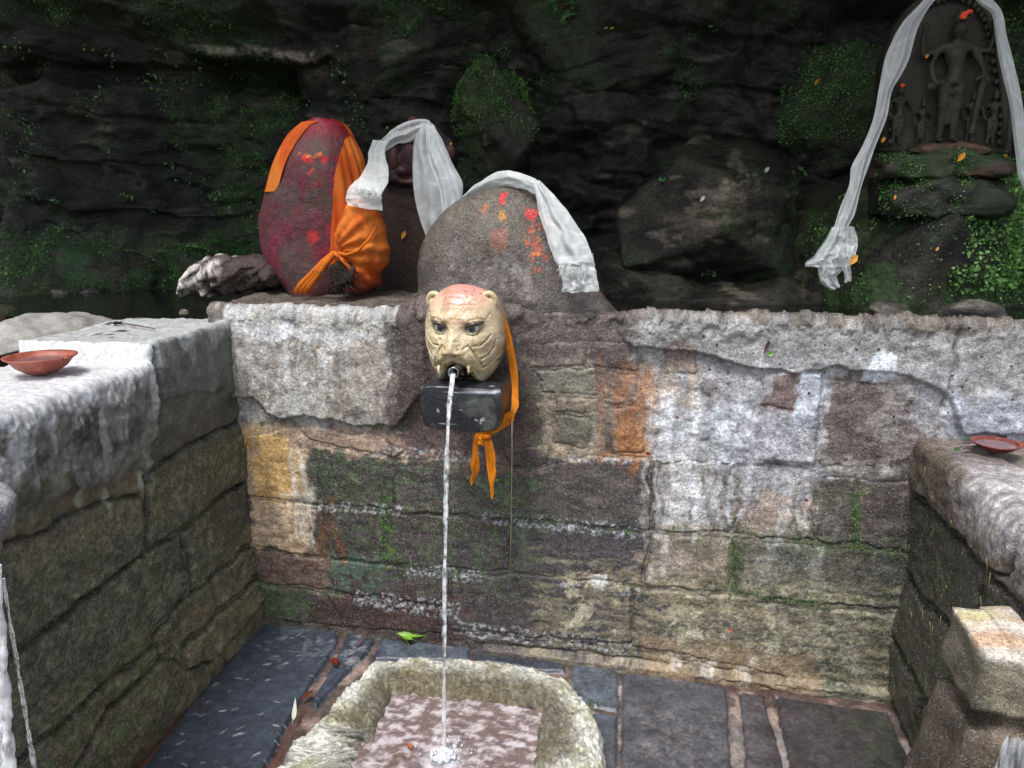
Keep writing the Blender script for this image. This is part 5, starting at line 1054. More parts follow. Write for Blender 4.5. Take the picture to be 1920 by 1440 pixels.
dd_ = dsp - (np.roll(dsp, 3, 0) + np.roll(dsp, -3, 0) + np.roll(dsp, 3, 1) + np.roll(dsp, -3, 1)) / 4
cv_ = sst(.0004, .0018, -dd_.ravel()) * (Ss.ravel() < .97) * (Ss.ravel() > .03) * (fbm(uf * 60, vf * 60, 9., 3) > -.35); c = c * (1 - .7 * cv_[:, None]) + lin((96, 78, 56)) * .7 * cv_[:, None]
ws = (sst(.1, .6, fbm(uf * 22, vf * 14, 44., 5, .65)) * .4)[:, None]; c = c * (1 - ws) + lin((150, 128, 92)) * ws
wh = (sst(.35, .6, fbm(uf * 26, vf * 26, 54., 4)) * .5)[:, None]; c = c * (1 - wh) + lin((226, 214, 196)) * wh
sp = (fbm(uf * 130, vf * 130, 14., 2) > .66)[:, None] * .75; c = c * (1 - sp) + lin((70, 56, 50)) * sp
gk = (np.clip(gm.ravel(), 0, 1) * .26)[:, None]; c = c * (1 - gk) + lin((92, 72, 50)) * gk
bt = (sst(.0, .6, back_.ravel()) * .8)[:, None]; c = c * (1 - bt) + lin((96, 90, 74)) * bt
q = Vh[Fh[len(Fh) // 2]]
Fo = Fh if np.cross(Vh[Fh[2000]][1] - Vh[Fh[2000]][0], Vh[Fh[2000]][3] - Vh[Fh[2000]][0])[1] < 0 else Fh[:, ::-1]
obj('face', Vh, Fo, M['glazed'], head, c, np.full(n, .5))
def hp(cx_, cy_, Y): p = np.array([HX + Cx(cx_) , Y, HZ + Cv(cy_)]); return p
# ears: curled rims
for s, ex, ey_ in ((1, .079, .094), (-1, -.083, .090)):
    mb = MB(); c0 = Vector((HX + ex, -.200, HZ + ey_)); pts = []; rr = []
    for i in range(26):
        t = i / 25; a = math.radians(205 - 330 * t); r_ = .022 * (1 - .35 * t); pts.append(c0 + Vector((s * (-r_ * math.cos(a)) * -1 * -1, -.008 * math.sin(math.pi * t), r_ * 1.25 * math.sin(a)))); rr.append(.0068 * (.75 + .5 * math.sin(math.pi * min(1, t * 1.1))))
    mb.tube(pts, rr, 12); ellip(mb, c0 + Vector((0, .008, 0)), (.022, .012, .029), 16, 10); ellip(mb, c0 + Vector((s * .004, -.004, -.004)), (.012, .009, .015), 12, 8); ellip(mb, c0 + Vector((-s * .012, .012, -.026)), (.016, .016, .022), 12, 8)
    o = mb.build('ear', M['glazed'], head); remesh(o, .0022, 3)
    me = o.data
    o.data.attributes.new('Col', 'FLOAT_COLOR', 'POINT').data.foreach_set('color', np.tile(np.append(lin((206, 188, 150)), 1), len(me.vertices)).astype(np.float32)); 
    o.data.materials.clear(); o.data.materials.append(M.setdefault('earpaint', mat_simple("ear_paint", (208, 188, 152), .36, bump=.15, var=.12, vscale=60)))
# eyes
for s in (1, -1):
    ec = Vector((HX + Cx(530) + s * .0455 + .001, -.268, HZ + Cv(592))); mb = MB(); ellip(mb, ec, (.0200, .0135, .0150), 22, 14, Matrix.Rotation(-s * .25, 3, 'Y')); eo = mb.build('eye', M['eye'], head)
    mb = MB(); ellip(mb, ec + Vector((0, -.0110, .0015)), (.0115, .0034, .0112), 18, 10); mb.build('iris', M['iris'], eo)
    mb = MB(); ellip(mb, ec + Vector((0, -.0140, .001)), (.0040, .0016, .0045), 14, 8); mb.build('pupil', M['pupil'], eo)
    mb = MB(); mb.tube([ec + Vector((s * q, y_, z_)) for q, y_, z_ in ((-.022, -.003, -.004), (-.014, -.013, .009), (-.002, -.017, .0155), (.012, -.013, .0165), (.024, -.003, .019), (.032, .004, .022))], [.002, .0048, .006, .0058, .0048, .002], 8); mb.build('eyelid', M['lid'], head)
    mb = MB(); mb.tube([ec + Vector((s * q, y_, z_)) for q, y_, z_ in ((-.022, -.003, -.006), (-.012, -.012, -.013), (.002, -.013, -.0155), (.014, -.009, -.011), (.022, -.002, -.001))], [.0015, .0026, .003, .0026, .0012], 8); mb.build('eyelid', M['lid2'], head)
    mb = MB(); a_ = [ec + Vector((.0115 * math.cos(t), -.0112 + .004 * math.cos(t) ** 2, .0115 * math.sin(t))) for t in np.linspace(-.2 * math.pi - 2.2, .2 * math.pi - .6, 16)]; mb.tube(a_, .0011, 6); mb.build('iris_ring', M['fringe'], eo)
# fangs beside the pipe
for px, py in ((823, 690), (879, 688)):
    a_ = Vector(W(px, py, Y=-.283)); mb = MB(); mb.tube([a_ + Vector((0, .01, .006)), a_, a_ + Vector((0, -.004, -.012)), a_ + Vector((0, -.004, -.022))], [.006, .0062, .004, .0008], 10); mb.build('fang', M['earpaint'], head)
# pipe
pc = Vector(W(850, 699, Y=-.335)); mb = MB(); npp = 28; VV = []; FF = []
for k, (y, r_) in enumerate(((0.14, .0135), (.002, .0150), (-.002, .0162), (-.002, .0135), (.14, .0125))):
    for j in range(npp): a = 2 * math.pi * j / npp; VV.append(pc + Vector((r_ * math.cos(a), y, r_ * math.sin(a))))
for k in range(4): FF += [(k * npp + j, k * npp + (j + 1) % npp, (k + 1) * npp + (j + 1) % npp, (k + 1) * npp + j) for j in range(npp)]
mb.add(VV, FF); mb.build('pipe', M['pipe'], head)

# orange band round the neck, knotted below the block
rb = empty('orange_ribbon', tuple(W(960, 700, Y=-.1)), label='orange cloth band looped behind the animal head and tied below it', cat='ribbon')
def strip_rows(rails, name, seed, amp=.002, folds=1.5, nu=70): 
    o = ribbon(name, rails, rb, nu, 14, folds, amp, seed, .003, M['cloth_v']); setcol(o, lambda x, y, z: (np.ones((len(x), 3)) * lin((200, 118, 22)) * np.exp(.6 * fbm(x * 25, y * 25, z * 12, 3))[:, None], 0), .6); return o
strip_rows([(930, 578, 936, 575, -.16), (938, 598, 946, 592, -.155), (947, 640, 960, 636, -.15), (953, 680, 968, 676, -.15), (959, 720, 971, 718, -.155), (960, 745, 972, 745, -.165), (958, 770, 970, 768, -.18), (955, 785, 963, 790, -.20)], 'band', 1)
strip_rows([(962, 768, 964, 790, -.19), (948, 776, 950, 800, -.22), (932, 786, 936, 808, -.25), (918, 800, 920, 816, -.265), (908, 808, 910, 820, -.27)], 'band', 2)
mb = MB()
ellip(mb, W(912, 818, Y=-.27), (.016, .012, .012), 12, 8)
kno = mb.build('knot', M['cloth_v'], rb); setcol(kno, lambda x, y, z: (np.ones((len(x), 3)) * lin((196, 104, 10)), 0), .5)
strip_rows([(890, 814, 905, 812, -.272), (886, 830, 898, 832, -.27), (886, 850, 896, 850, -.268), (882, 870, 900, 868, -.265), (884, 885, 898, 885, -.265), (882, 902, 890, 900, -.265), (884, 910, 886, 910, -.265)], 'tail', 3, .004, 2)
strip_rows([(906, 818, 920, 818, -.272), (908, 835, 926, 835, -.27), (910, 860, 928, 860, -.268), (914, 885, 930, 882, -.265), (918, 905, 928, 905, -.265), (920, 925, 927, 925, -.262), (920, 935, 924, 935, -.262)], 'tail', 4, .004, 2)
strip_rows([(892, 812, 912, 808, -.276), (888, 818, 910, 822, -.276), (890, 828, 906, 836, -.275)], 'tail', 5, .004, 2)

# string
mb = MB(); mb.tube([W(960, 790, Y=-.20), W(960, 850, Y=-.19), W(959, 930, Y=-.15), W(958, 1000, Y=-.12), W(957, 1072, Y=-.10)], .0013, 6)
tag(mb.build('string', M['string']), 'thin pale string hanging straight from the orange ribbon down the wall', 'string')

# =================================================================== WATER
def stream(pts, r0, r1, seed, n=120):
    P = cr(pts, n); V = []; m = 12
    for i, p in enumerate(P):
        t = i / (n - 1); r_ = r0 * (1 - t) + r1 * t
        for k in range(m):
            a = 2 * math.pi * k / m + t * 9; q = r_ * (1 + .28 * math.sin(2 * a + t * 22) + .16 * math.sin(t * 47 + seed) + .10 * math.sin(t * 111 + seed * 2) * math.cos(a)); V.append((p[0] + q * math.cos(a), p[1] + q * math.sin(a) * .8, p[2]))
    return np.array(V), [(i * m + k, i * m + (k + 1) % m, (i + 1) * m + (k + 1) % m, (i + 1) * m + k) for i in range(n - 1) for k in range(m)] + [tuple(range(m)), tuple(range((n - 1) * m, n * m))[::-1]]
lp = W(832, 1412, Z=.045); sp_ = np.array(pc) + np.array([0, -.004, -.008])
pts = [np.array(pc) + np.array([0, .03, -.009])]
for t in np.linspace(0, 1, 12): pts.append(sp_ + (lp - sp_) * np.array([math.sqrt(t), math.sqrt(t), t]))
V, F = stream(pts, .0066, .0048, 1, 220)
tag(obj('water_jet', V, F, M['stream']), 'long thin jet of water falling from the pipe in the animal mouth', 'water')
# second thinner strand braided in for broken highlights
V, F = stream([p + np.array([.003, -.003, 0]) for p in pts[1:]], .0022, .0036, 7, 220); obj('strand', V, F, M['stream'], bpy.data.objects['water_jet'])
# left spout stone and its fall
lsp, _, _ = rock('spout_stone', (-1.335, -1.31, .925), (.20, .19, .12), 10, 61, M['wall'], lambda x, y, z: ((lin((150, 152, 156)) * sst(.86, 1.0, z)[:, None] + lin((86, 78, 76)) * (1 - sst(.86, 1.0, z)[:, None])) * np.exp(.4 * fbm(x * 16, y * 16, z * 16, 4))[:, None], np.full(len(x), .9)), sub=5, amp=.02, fr=9, k=10,
    flat=[(1, .15, .1, .85), (0, 1, 0, .9), (0, -1, 0, .9), (0, 0, 1, .75), (-1, 0, 0, 1), (0, 0, -1, .85), (.7, .6, -.3, .9)])
tag(lsp, 'wet grey spout stone sticking out of the left wall at the photo edge', 'spout stone')
def fallp(a, b_, n=8): return [a + (b_ - a) * t for t in np.linspace(0, 1, n)]
wp = fallp(W(-4, 1060, Y=-1.52), W(20, 1470, Y=-1.50)); V, F = stream(wp, .004, .009, 2, 90)
wl = obj('water_fall', V, F, mat_water('white_fall', (245, 248, 252), .05, .55, 50, .6)); tag(wl, 'thick stream of water falling from the left spout stone', 'water')
V, F = stream(fallp(W(6, 1085, Y=-1.50), W(66, 1450, Y=-1.42)), .0022, .0035, 3, 90); obj('strand', V, F, M['stream'], wl)
V, F = stream(fallp(W(-12, 1100, Y=-1.51), W(4, 1460, Y=-1.50)), .005, .012, 5, 90); obj('strand', V, F, M['foam'], wl)

mb = MB(); mb.tube([W(px, py, Z=.022) for px, py in ((848, 1189), (1000, 1209), (1167, 1229), (1350, 1257), (1512, 1284))], .0012, 5); tag(mb.build('wire', M['fringe']), 'thin pale wire lying along the foot of the back wall', 'wire')
# right spout, two stones
rsp = empty('stone_spout', (.8, -.78, .5), label='pale two-tier stone spout at the lower right corner with water running down', cat='spout stone')
def rscol(c1, c2, top=None, lean=0.0, z1=0.0):
    def f(x, y, z):
        n = len(x); g_ = fbm(x * 8, y * 10, z * 26, 4)[:, None]; t = sst(-.5, .5, g_); c = lin(c1) * (1 - t) + lin(c2) * t
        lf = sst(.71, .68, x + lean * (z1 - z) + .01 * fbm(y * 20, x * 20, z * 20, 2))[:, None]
        c = c * (1 - .62 * lf) + lin((56, 54, 46)) * .62 * lf  # left face darkened in the colour, standing in for its shade
        if top is not None:
            k = sst(top - .03, top - .012, z + .006 * fbm(x * 20, y * 20, z, 3))[:, None]; s1 = sst(-.4, .5, fbm(x * 6, y * 22, 3., 4))[:, None]; ct = lin((214, 208, 198)) * (1 - s1) + lin((208, 176, 150)) * s1; c = c * (1 - k) + ct * k
            gy = G(x, y, .70, -.70, .05, .03)[:, None] * k; c = c * (1 - .6 * gy) + lin((190, 186, 110)) * .6 * gy
        return c * np.exp(.3 * fbm(x * 30, y * 30, z * 30, 4))[:, None], np.full(n, .85)
    return f
def rblock(name, x0, x1, y0, y1, z0, z1, cf, seed, lean=0.0, amp=.012):
    bm = bmesh.new(); bmesh.ops.create_cube(bm, size=1); bmesh.ops.bevel(bm, geom=bm.edges[:], offset=.07, segments=3, affect='EDGES'); bmesh.ops.triangulate(bm, faces=bm.faces[:])
    for _ in range(4): bmesh.ops.subdivide_edges(bm, edges=[e for e in bm.edges if e.calc_length() > .05], cuts=1, use_grid_fill=True)
    bmesh.ops.triangulate(bm, faces=bm.faces[:])
    V = np.array([v.co[:] for v in bm.verts]); F = [[v.index for v in f.verts] for f in bm.faces]; bm.free()
    nd = V / np.linalg.norm(V, axis=1)[:, None]; P = np.stack([x0 + (V[:, 0] + .5) * (x1 - x0), y0 + (V[:, 1] + .5) * (y1 - y0), z0 + (V[:, 2] + .5) * (z1 - z0)], 1); P[:, 0] -= lean * (z1 - P[:, 2]) * (V[:, 0] < 0)
    P += nd * (amp * fbm(P[:, 0] * 12, P[:, 1] * 12, P[:, 2] * 16 + seed, 4))[:, None]; c, w_ = cf(P[:, 0], P[:, 1], P[:, 2]); return obj(name, P, F, M['wall'], rsp, c, w_)
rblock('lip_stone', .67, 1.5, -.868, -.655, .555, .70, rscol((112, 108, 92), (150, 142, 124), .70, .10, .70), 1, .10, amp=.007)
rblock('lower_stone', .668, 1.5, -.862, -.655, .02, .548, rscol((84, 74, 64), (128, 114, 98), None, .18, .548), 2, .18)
nu_, nv_ = 70, 34; U, Vv = np.meshgrid(np.linspace(0, 1, nu_), np.linspace(0, 1, nv_), indexing='ij')
fx = .735 - .15 * U ** 1.3 + (Vv - .5) * (.045 + .11 * U) + .006 * fbm(U * 5, Vv * 7, 1., 3); fz = .53 - .52 * U + .008 * fbm(U * 4, Vv * 9, 4., 3)
fy = -.880 - .035 * U - .007 * np.sin(Vv * 21 + 3 * fbm(U * 2, Vv * 2, 2., 2)) * np.sin(math.pi * Vv) - .02 * np.sin(math.pi * U)
A0 = np.stack([fx.ravel(), fy.ravel(), fz.ravel()], 1); A1 = A0 + np.array([0, .003, 0]) * (.3 + np.abs(fbm(Vv * 14, U * 3, 8., 3)).ravel()[:, None]); Fq = grid_faces(nu_, nv_)
rim_ = [i_ * nv_ for i_ in range(nu_)]
tag(obj('water_trickle', np.vstack([A0, A1]), np.vstack([Fq, Fq[:, ::-1] + len(A0)]), M['sheetw']), 'thin silvery film of water running down the lower right spout stone', 'water')

# =================================================================== BASIN
bas = empty('stone_basin', (-.55, -.5, 0), label='rough lichen covered stone basin with a square hollow catching the water jet', cat='basin')
outp = [tuple(W(*p, Z=.055)[:2]) for p in [(545, 1440), (568, 1375), (612, 1330), (655, 1275), (705, 1236), (790, 1232), (900, 1236), (1010, 1252), (1066, 1275), (1108, 1320), (1134, 1375), (1140, 1440)]]
outp += [(-.06, -.75), (-.12, -.98), (-.40, -1.06), (-.75, -1.06), (-.94, -.98), (-.98, -.78), (-.975, -.62)]
inp = [tuple(W(*p, Z=.035)[:2]) for p in [(668, 1440), (690, 1400), (712, 1345), (735, 1300), (800, 1303), (880, 1312), (960, 1322), (1020, 1330), (1014, 1370), (1006, 1440)]]
inp += [(-.28, -.74), (-.30, -.86), (-.50, -.88), (-.80, -.86), (-.86, -.70), (-.84, -.56)]
ctr = np.array([-.55, -.56])
def polar(P):
    P = np.array(P) - ctr; dense = []
    for i in range(len(P)):
        for t in np.linspace(0, 1, 30, endpoint=False): dense.append(P[i] * (1 - t) + P[(i + 1) % len(P)] * t)
    D = np.array(dense); a = np.arctan2(D[:, 1], D[:, 0]); r_ = np.hypot(D[:, 0], D[:, 1]); s_ = np.argsort(a); a, r_ = a[s_], r_[s_]
    return lambda th_: np.interp(th_, np.concatenate([a - 2 * math.pi, a, a + 2 * math.pi]), np.tile(r_, 3))
ro, ri = polar(outp), polar(inp); nt_, nr_ = 420, 90; TH = np.linspace(-math.pi, math.pi, nt_, endpoint=False); s = np.linspace(0, 1, nr_); T_, S2 = np.meshgrid(TH, s, indexing='ij')
Ro = ro(TH)[:, None]; Ri = ri(TH)[:, None] - .012
prof_s = [0, .12, .3, .5, .7, .85, .95, 1.0]; prof_r = [0, .04, .16, .42, .72, .92, .995, 1.0]; prof_z = [.0, .045, .070, .080, .082, .070, .038, -.01]
rr = Ri + (Ro - Ri) * np.interp(S2, prof_s, prof_r); zz = np.interp(S2, prof_s, prof_z); xx = ctr[0] + rr * np.cos(T_); yy = ctr[1] + rr * np.sin(T_)
zz = zz - .012 + .011 * fbm(xx * 11, yy * 11, 4., 5, .62) + .006 * fbm(xx * 45, yy * 45, 1., 4, .7); rr2 = .010 * fbm(xx * 12, yy * 12, 9., 4) * sst(.3, .9, S2) + .012 * fbm(xx * 16, yy * 16, 19., 4) * sst(.5, .1, S2); xx += rr2 * np.cos(T_); yy += rr2 * np.sin(T_)
V = np.stack([xx.ravel(), yy.ravel(), zz.ravel()], 1); n = len(V)
c = np.ones((n, 3)) * lin((212, 212, 202)); x, y, z = V.T
g1 = sst(-.1, .5, fbm(x * 7, y * 7, 5., 5, .6))[:, None]; c = c * (1 - g1 * .6) + lin((152, 148, 104)) * g1 * .6
g2 = (sst(.25, .5, fbm(x * 9 + 4, y * 9, 15., 4)))[:, None]; c = c * (1 - .45 * g2) + lin((148, 146, 92)) * .45 * g2 + c * .10 * g2 * 0
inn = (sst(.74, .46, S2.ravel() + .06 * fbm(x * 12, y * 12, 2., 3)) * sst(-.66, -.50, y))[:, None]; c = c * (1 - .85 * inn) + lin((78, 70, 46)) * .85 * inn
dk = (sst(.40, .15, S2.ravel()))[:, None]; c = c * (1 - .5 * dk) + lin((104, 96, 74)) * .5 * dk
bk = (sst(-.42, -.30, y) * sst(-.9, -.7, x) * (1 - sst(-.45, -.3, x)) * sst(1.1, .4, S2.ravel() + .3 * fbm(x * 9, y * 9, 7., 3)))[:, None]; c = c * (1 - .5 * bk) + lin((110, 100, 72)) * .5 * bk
c = c * np.exp(.34 * fbm(x * 22, y * 22, 3., 4, .7))[:, None] * np.exp(.6 * fbm(x * 75, y * 75, 3., 3, .7))[:, None] * np.array([1., 1., 1.02])
Fb = grid_faces(nt_, nr_, True); q = V[Fb[45 * 1]]
if np.cross(V[Fb[45]][1] - V[Fb[45]][0], V[Fb[45]][3] - V[Fb[45]][0])[2] < 0: Fb = Fb[:, ::-1]
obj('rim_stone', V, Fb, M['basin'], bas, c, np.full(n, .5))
# water in the basin: rippled sheet
nx = 130; wx, wy = np.meshgrid(np.linspace(-.92, -.18, nx), np.linspace(-.95, -.18, nx), indexing='ij'); wx = wx.ravel(); wy = wy.ravel(); dr = np.hypot(wx - lp[0], wy - lp[1])
wz = .034 + .005 * np.sin(dr * 170) * np.exp(-dr * 8) + .004 * fbm(wx * 18, wy * 18, 1., 4) + .0015 * fbm(wx * 60, wy * 60, 1., 2)
Fw = grid_faces(nx, nx); cen = V = np.stack([wx, wy, wz], 1); ins_ = np.hypot(wx - ctr[0], wy - ctr[1]) < ri(np.arctan2(wy - ctr[1], wx - ctr[0])) + .02; Fw = Fw[ins_[Fw].all(1)]; idx, inv = np.unique(Fw, return_inverse=True); Fw = inv.reshape(Fw.shape)
wc = np.ones((len(idx), 3)) * lin((112, 96, 94)); x, y = wx[idx], wy[idx]; k = sst(-.3, .7, fbm(x * 20, y * 34, 8., 5, .75))[:, None]; wc = wc * (1 - k) + lin((186, 178, 182)) * k
k = sst(.3, .6, fbm(x * 9, y * 9, 28., 4))[:, None]; wc = wc * (1 - k * .6) + lin((92, 74, 68)) * k * .6; fo = np.exp(-(np.hypot(x - lp[0], y - lp[1]) / .045) ** 2)[:, None] * .6; wc = wc * (1 - fo) + lin((220, 228, 235)) * fo
if np.cross(cen[idx][Fw[5]][1] - cen[idx][Fw[5]][0], cen[idx][Fw[5]][3] - cen[idx][Fw[5]][0])[2] < 0: Fw = Fw[:, ::-1]
tag(obj('basin_water', cen[idx], Fw, mat_stone("basin_water", .12, .35, .05, .12, 40, 160, .6), None, wc, np.full(len(idx), 1.0)), 'rippled brownish water filling the square hollow of the basin', 'water')
mb = MB(); r_ = random.Random(9)
for i in range(70): a = r_.random() * 6.28; q = abs(r_.gauss(0, .016)); s_ = r_.uniform(.006, .011); ellip(mb, Vector((lp[0] + q * math.cos(a), lp[1] + q * math.sin(a), .040 + max(0, .018 - q * .5) * r_.random())), (s_, s_, s_ * r_.uniform(.6, 1.5)), 8, 6)
so_ = mb.build('splash', M['foam']); remesh(so_, .0028, 1); tag(so_, 'small white splash where the jet strikes the basin water', 'splash')
mb = MB(); ellip(mb, Vector((0, 0, 0)), (1, 1, 1), 8, 5); dm = mb.build('droplet', M['foam']); dme = dm.data; bpy.data.objects.remove(dm)
for i in range(36):
    a = r_.random() * 6.28; q = r_.uniform(.02, .09); s_ = r_.uniform(.0012, .003); o = bpy.data.objects.new('droplet', dme); COL.objects.link(o); o.parent = so_
    o.location = (lp[0] + q * math.cos(a), lp[1] + q * math.sin(a), .044 + r_.random() ** 2 * .05); o.scale = (s_, s_, s_)

# =================================================================== CLAY BOWLS
def bowl(px, py, zb, R, H, mat, label, tilt=0):
    c0 = W(px, py, Z=zb); e = empty('clay_bowl', (c0[0], c0[1], zb), label=label, cat='bowl', group='clay lamp bowls on the walls'); prof = [(0, .0), (.30, 0), (.42, .06), (.72, .42), (.90, .84), (1.0, .92), (1.02, 1.0), (.97, 1.02), (.90, .95), (.84, .86), (.66, .46), (.36, .16), (0, .12)]
    V = []; n = 48
    for r_, z in prof:
        for j in range(n): a = 2 * math.pi * j / n; w_ = 1 + .012 * math.sin(3 * a + px); V.append((c0[0] + R * r_ * w_ * math.cos(a), c0[1] + R * r_ * w_ * math.sin(a), zb + H * z + tilt * R * r_ * math.cos(a)))
    F = [(i * n + j, i * n + (j + 1) % n, (i + 1) * n + (j + 1) % n, (i + 1) * n + j) for i in range(len(prof) - 1) for j in range(n)]
    o = obj('bowl_body', V, F, mat, e); 
    mb = MB(); ellip(mb, Vector((c0[0] + R * .98, c0[1], zb + H * .96)), (.012, .016, .006), 12, 8); mb.build('lip_spout', mat, e)
    V = [(c0[0] + R * .80 * math.cos(a), c0[1] + R * .80 * math.sin(a), zb + H * .74) for a in np.linspace(0, 2 * math.pi, 32, endpoint=False)]; obj('residue', V, [tuple(range(32))], mat_simple("bowl_residue", (120, 92, 96), .25, var=.4, vscale=40), e); return e
bowl(80, 700, 1.098, .089, .050, M['clay'], 'shallow red clay lamp bowl on the white cement top of the left wall')
bowl(1866, 846, .885, .062, .026, M['clayd'], 'small dark red clay dish among wet leaves on the right wall')

# =================================================================== LEAVES, TWIGS, PETALS
def leaf(name, c, L_, Wd, ang, tilt, mat, label, cat='leaf', group=None, nrm=(0, 0, 1), curl=.15, stem=True, parent=None):
    a, b_, n = frame(nrm); c = Vector(c); d = a * math.cos(ang) + b_ * math.sin(ang); s_ = n.cross(d); V = []; F = []; m = 9
    for i in range(m):
        t = i / (m - 1); w_ = Wd * math.sin(math.pi * t ** .85) * .5 + .0002; p = c + d * L_ * (t - .5) + n * (curl * L_ * (t - .5) ** 2 * (1 if tilt >= 0 else -1) + tilt * L_ * (t - .5))
        V += [p + s_ * w_ + n * w_ * .35, p + s_ * w_ * .5 + n * w_ * .08, p, p - s_ * w_ * .5 + n * w_ * .08, p - s_ * w_ + n * w_ * .35]
    for i in range(m - 1):
        for k in range(4): F.append((i * 5 + k, i * 5 + k + 1, (i + 1) * 5 + k + 1, (i + 1) * 5 + k))
    mb = MB(); mb.add(V, F)
    if stem: p = c - d * L_ * .5; mb.tube([p, p - d * L_ * .18 + n * .001, p - d * L_ * .3], [.0008, .0007, .0005], 5)
    o = mb.build(name, mat, parent)
    if parent is None: tag(o, label, cat, group)
    return o
fl = .012
gfl = 'green leaves on the floor at the wall foot'
sprig = empty('leaf_sprig', tuple(W(785, 1188, Z=.02)), label='bright green pointed leaves on a twig lying at the foot of the back wall', cat='leaves')
for (px, py, L_, Wd, an, tl) in ((756, 1188, .07, .018, 2.2, .2), (815, 1176, .06, .016, .9, .3), (770, 1176, .085, .018, 2.75, .12), (772, 1192, .095, .020, -2.98, .1), (800, 1190, .085, .022, .12, .15), (806, 1184, .080, .018, .35, .2), (760, 1196, .055, .014, 2.9, .05)): leaf('leaf', W(px, py - 2, Z=.034), L_ * 1.15, Wd * 1.5, an + math.pi, tl, M['leaf'], None, parent=sprig, nrm=(0, -.4, 1))
mb = MB(); mb.tube([W(670, 1210, Z=.016), W(690, 1186, Z=.018), W(720, 1184, Z=.02), W(760, 1188, Z=.024), W(800, 1188, Z=.02)], .0022, 6); mb.build('stem', M['twigr'], sprig)
gb = 'fallen brown leaves on the paving'
leaf('fallen_leaf', W(628, 1242, Z=.018), .058, .030, 2.6 + math.pi * .85, .05, M['leafb'], 'broad wet brown leaf between the dark slab and the basin', 'leaf', gb)
leaf('fallen_leaf', W(576, 1303, Z=.02), .058, .016, 1.2, .1, M['leafb'], 'narrow red-brown leaf on the right edge of the dark scratched slab', 'leaf', gb)
leaf('fallen_leaf', W(1118, 1247, Z=.012), .030, .010, -.3, .05, M['leafo'], 'small orange leaf near the foot of the wall right of the basin', 'leaf', gb)
leaf('fallen_leaf', W(400, 1258, Z=.016), .030, .008, .7, .1, M['leafb'], 'tiny brown leaf by the left wall beside the dark slab', 'leaf', gb)
leaf('fallen_leaf', W(768, 1400, Z=.045), .032, .012, -.8, .1, M['leafo'], 'orange leaf floating in the basin left of the splash', 'leaf', gb)
leaf('fallen_leaf', W(552, 1336, Z=.035), .065, .014, 1.9, .5, M['petalw'], 'curled whitish leaf standing at the left of the basin', 'leaf', gb, curl=.8)
mb = MB(); mb.tube([W(366, 1336, Z=.016), W(376, 1322, Z=.016), W(386, 1310, Z=.016)], .0014, 5); tag(mb.build('twig', M['twigr']), 'short red twig on the dark scratched slab', 'twig')
leaf('fallen_leaf', W(1444, 664, Y=-.035), .022, .013, .5, .1, M['leafg'], 'small fresh green leaf stuck on the right cement coping', 'leaf', gb, nrm=(0, -1, .2), curl=.1)
leaf('fallen_leaf', W(931, 900, Y=-.24), .016, .009, .1, .1, M['leaf'], 'tiny green leaf caught on the ribbon tail', 'leaf', gb, nrm=(0, -1, .2), curl=.1)
leaf('fallen_leaf', W(1368, 1181, Y=-.035), .012, .010, .1, .1, mat_simple("red_petal", (190, 60, 40), .5), 'tiny red petal stuck low on the back wall', 'petal', gb, nrm=(0, -1, .2), stem=False)
# left cap debris
mb = MB(); mb.tube([W(226, 605, Z=1.162), W(255, 610, Z=1.164), W(290, 616, Z=1.162)], [.002, .0028, .0018], 6); tag(mb.build('twig', M['twig']), 'dark stick lying on top of the left wall', 'twig')
kk = W(214, 613, Z=1.165)
dr_ = empty('withered_flower', tuple(kk), label='dark withered flower head on top of the left wall above the clay bowl', cat='flower')
r_ = random.Random(3)
for i in range(14): leaf('petal', (kk[0] + r_.gauss(0, .010), kk[1] + r_.gauss(0, .008), kk[2] + .004 + r_.random() * .010), .028, .014, r_.random() * 6.28, r_.uniform(-.3, .5), M['litter'], None, parent=dr_, stem=False)
for px, py, t in ((186, 627, 'left of the withered flower on the left wall top'), (205, 628, 'just below the withered flower on the left wall top'), (262, 597, 'by the back edge of the left wall top'), (402, 597, 'at the inner corner of the left wall top')):
    leaf('fallen_leaf', W(px, py, Z=1.165), .035, .012, r_.random() * 3, .1, M['litter'], 'dry dark leaf ' + t, 'leaf', 'dry leaves on the left wall')
# right dish leaves
for px, py, L_, an, m_, t in ((1880, 820, .055, .8, 'litter', 'behind'), (1898, 838, .06, -.3, 'litter', 'right of'), (1822, 840, .05, .1, 'litter', 'left of'), (1820, 823, .05, .0, 'leafd', 'above and left of'), (1795, 843, .022, .6, 'leafd', 'farthest left of'), (1868, 818, .035, 1.6, 'litter', 'pointing up behind')):
    leaf('fallen_leaf', W(px, py, Z=.893), L_, .016, an, .2, M[m_], ('green' if m_ == 'leafd' else 'dark purple') + ' leaf ' + t + ' the small clay dish', 'leaf', 'leaves round the right clay dish')
# needles / straw on the right wall
mb = MB(); r_ = random.Random(12)
for i in range(26): y_ = r_.uniform(-.65, -.02); z_ = r_.uniform(.35, .85); p = Vector((X_R - .05, y_, z_)); d = Vector((-.002, r_.gauss(0, .006), r_.uniform(.01, .05))); mb.tube([p, p + d], .0006, 3)
o = mb.build('straw', M['straw']); tag(o, kind='stuff')
leaf('blade', W(1748, 1000, X=X_R - .045), .045, .008, 1.3, .05, M['leafd'], 'thin green blade stuck on the right side wall', 'leaf', nrm=(-1, 0, .1))
leaf('blade', W(1660, 1108, Y=-.04), .030, .005, .6, .05, M['leafd'], 'thin green blade on the back wall near its right corner', 'leaf', nrm=(0, -1, .1))
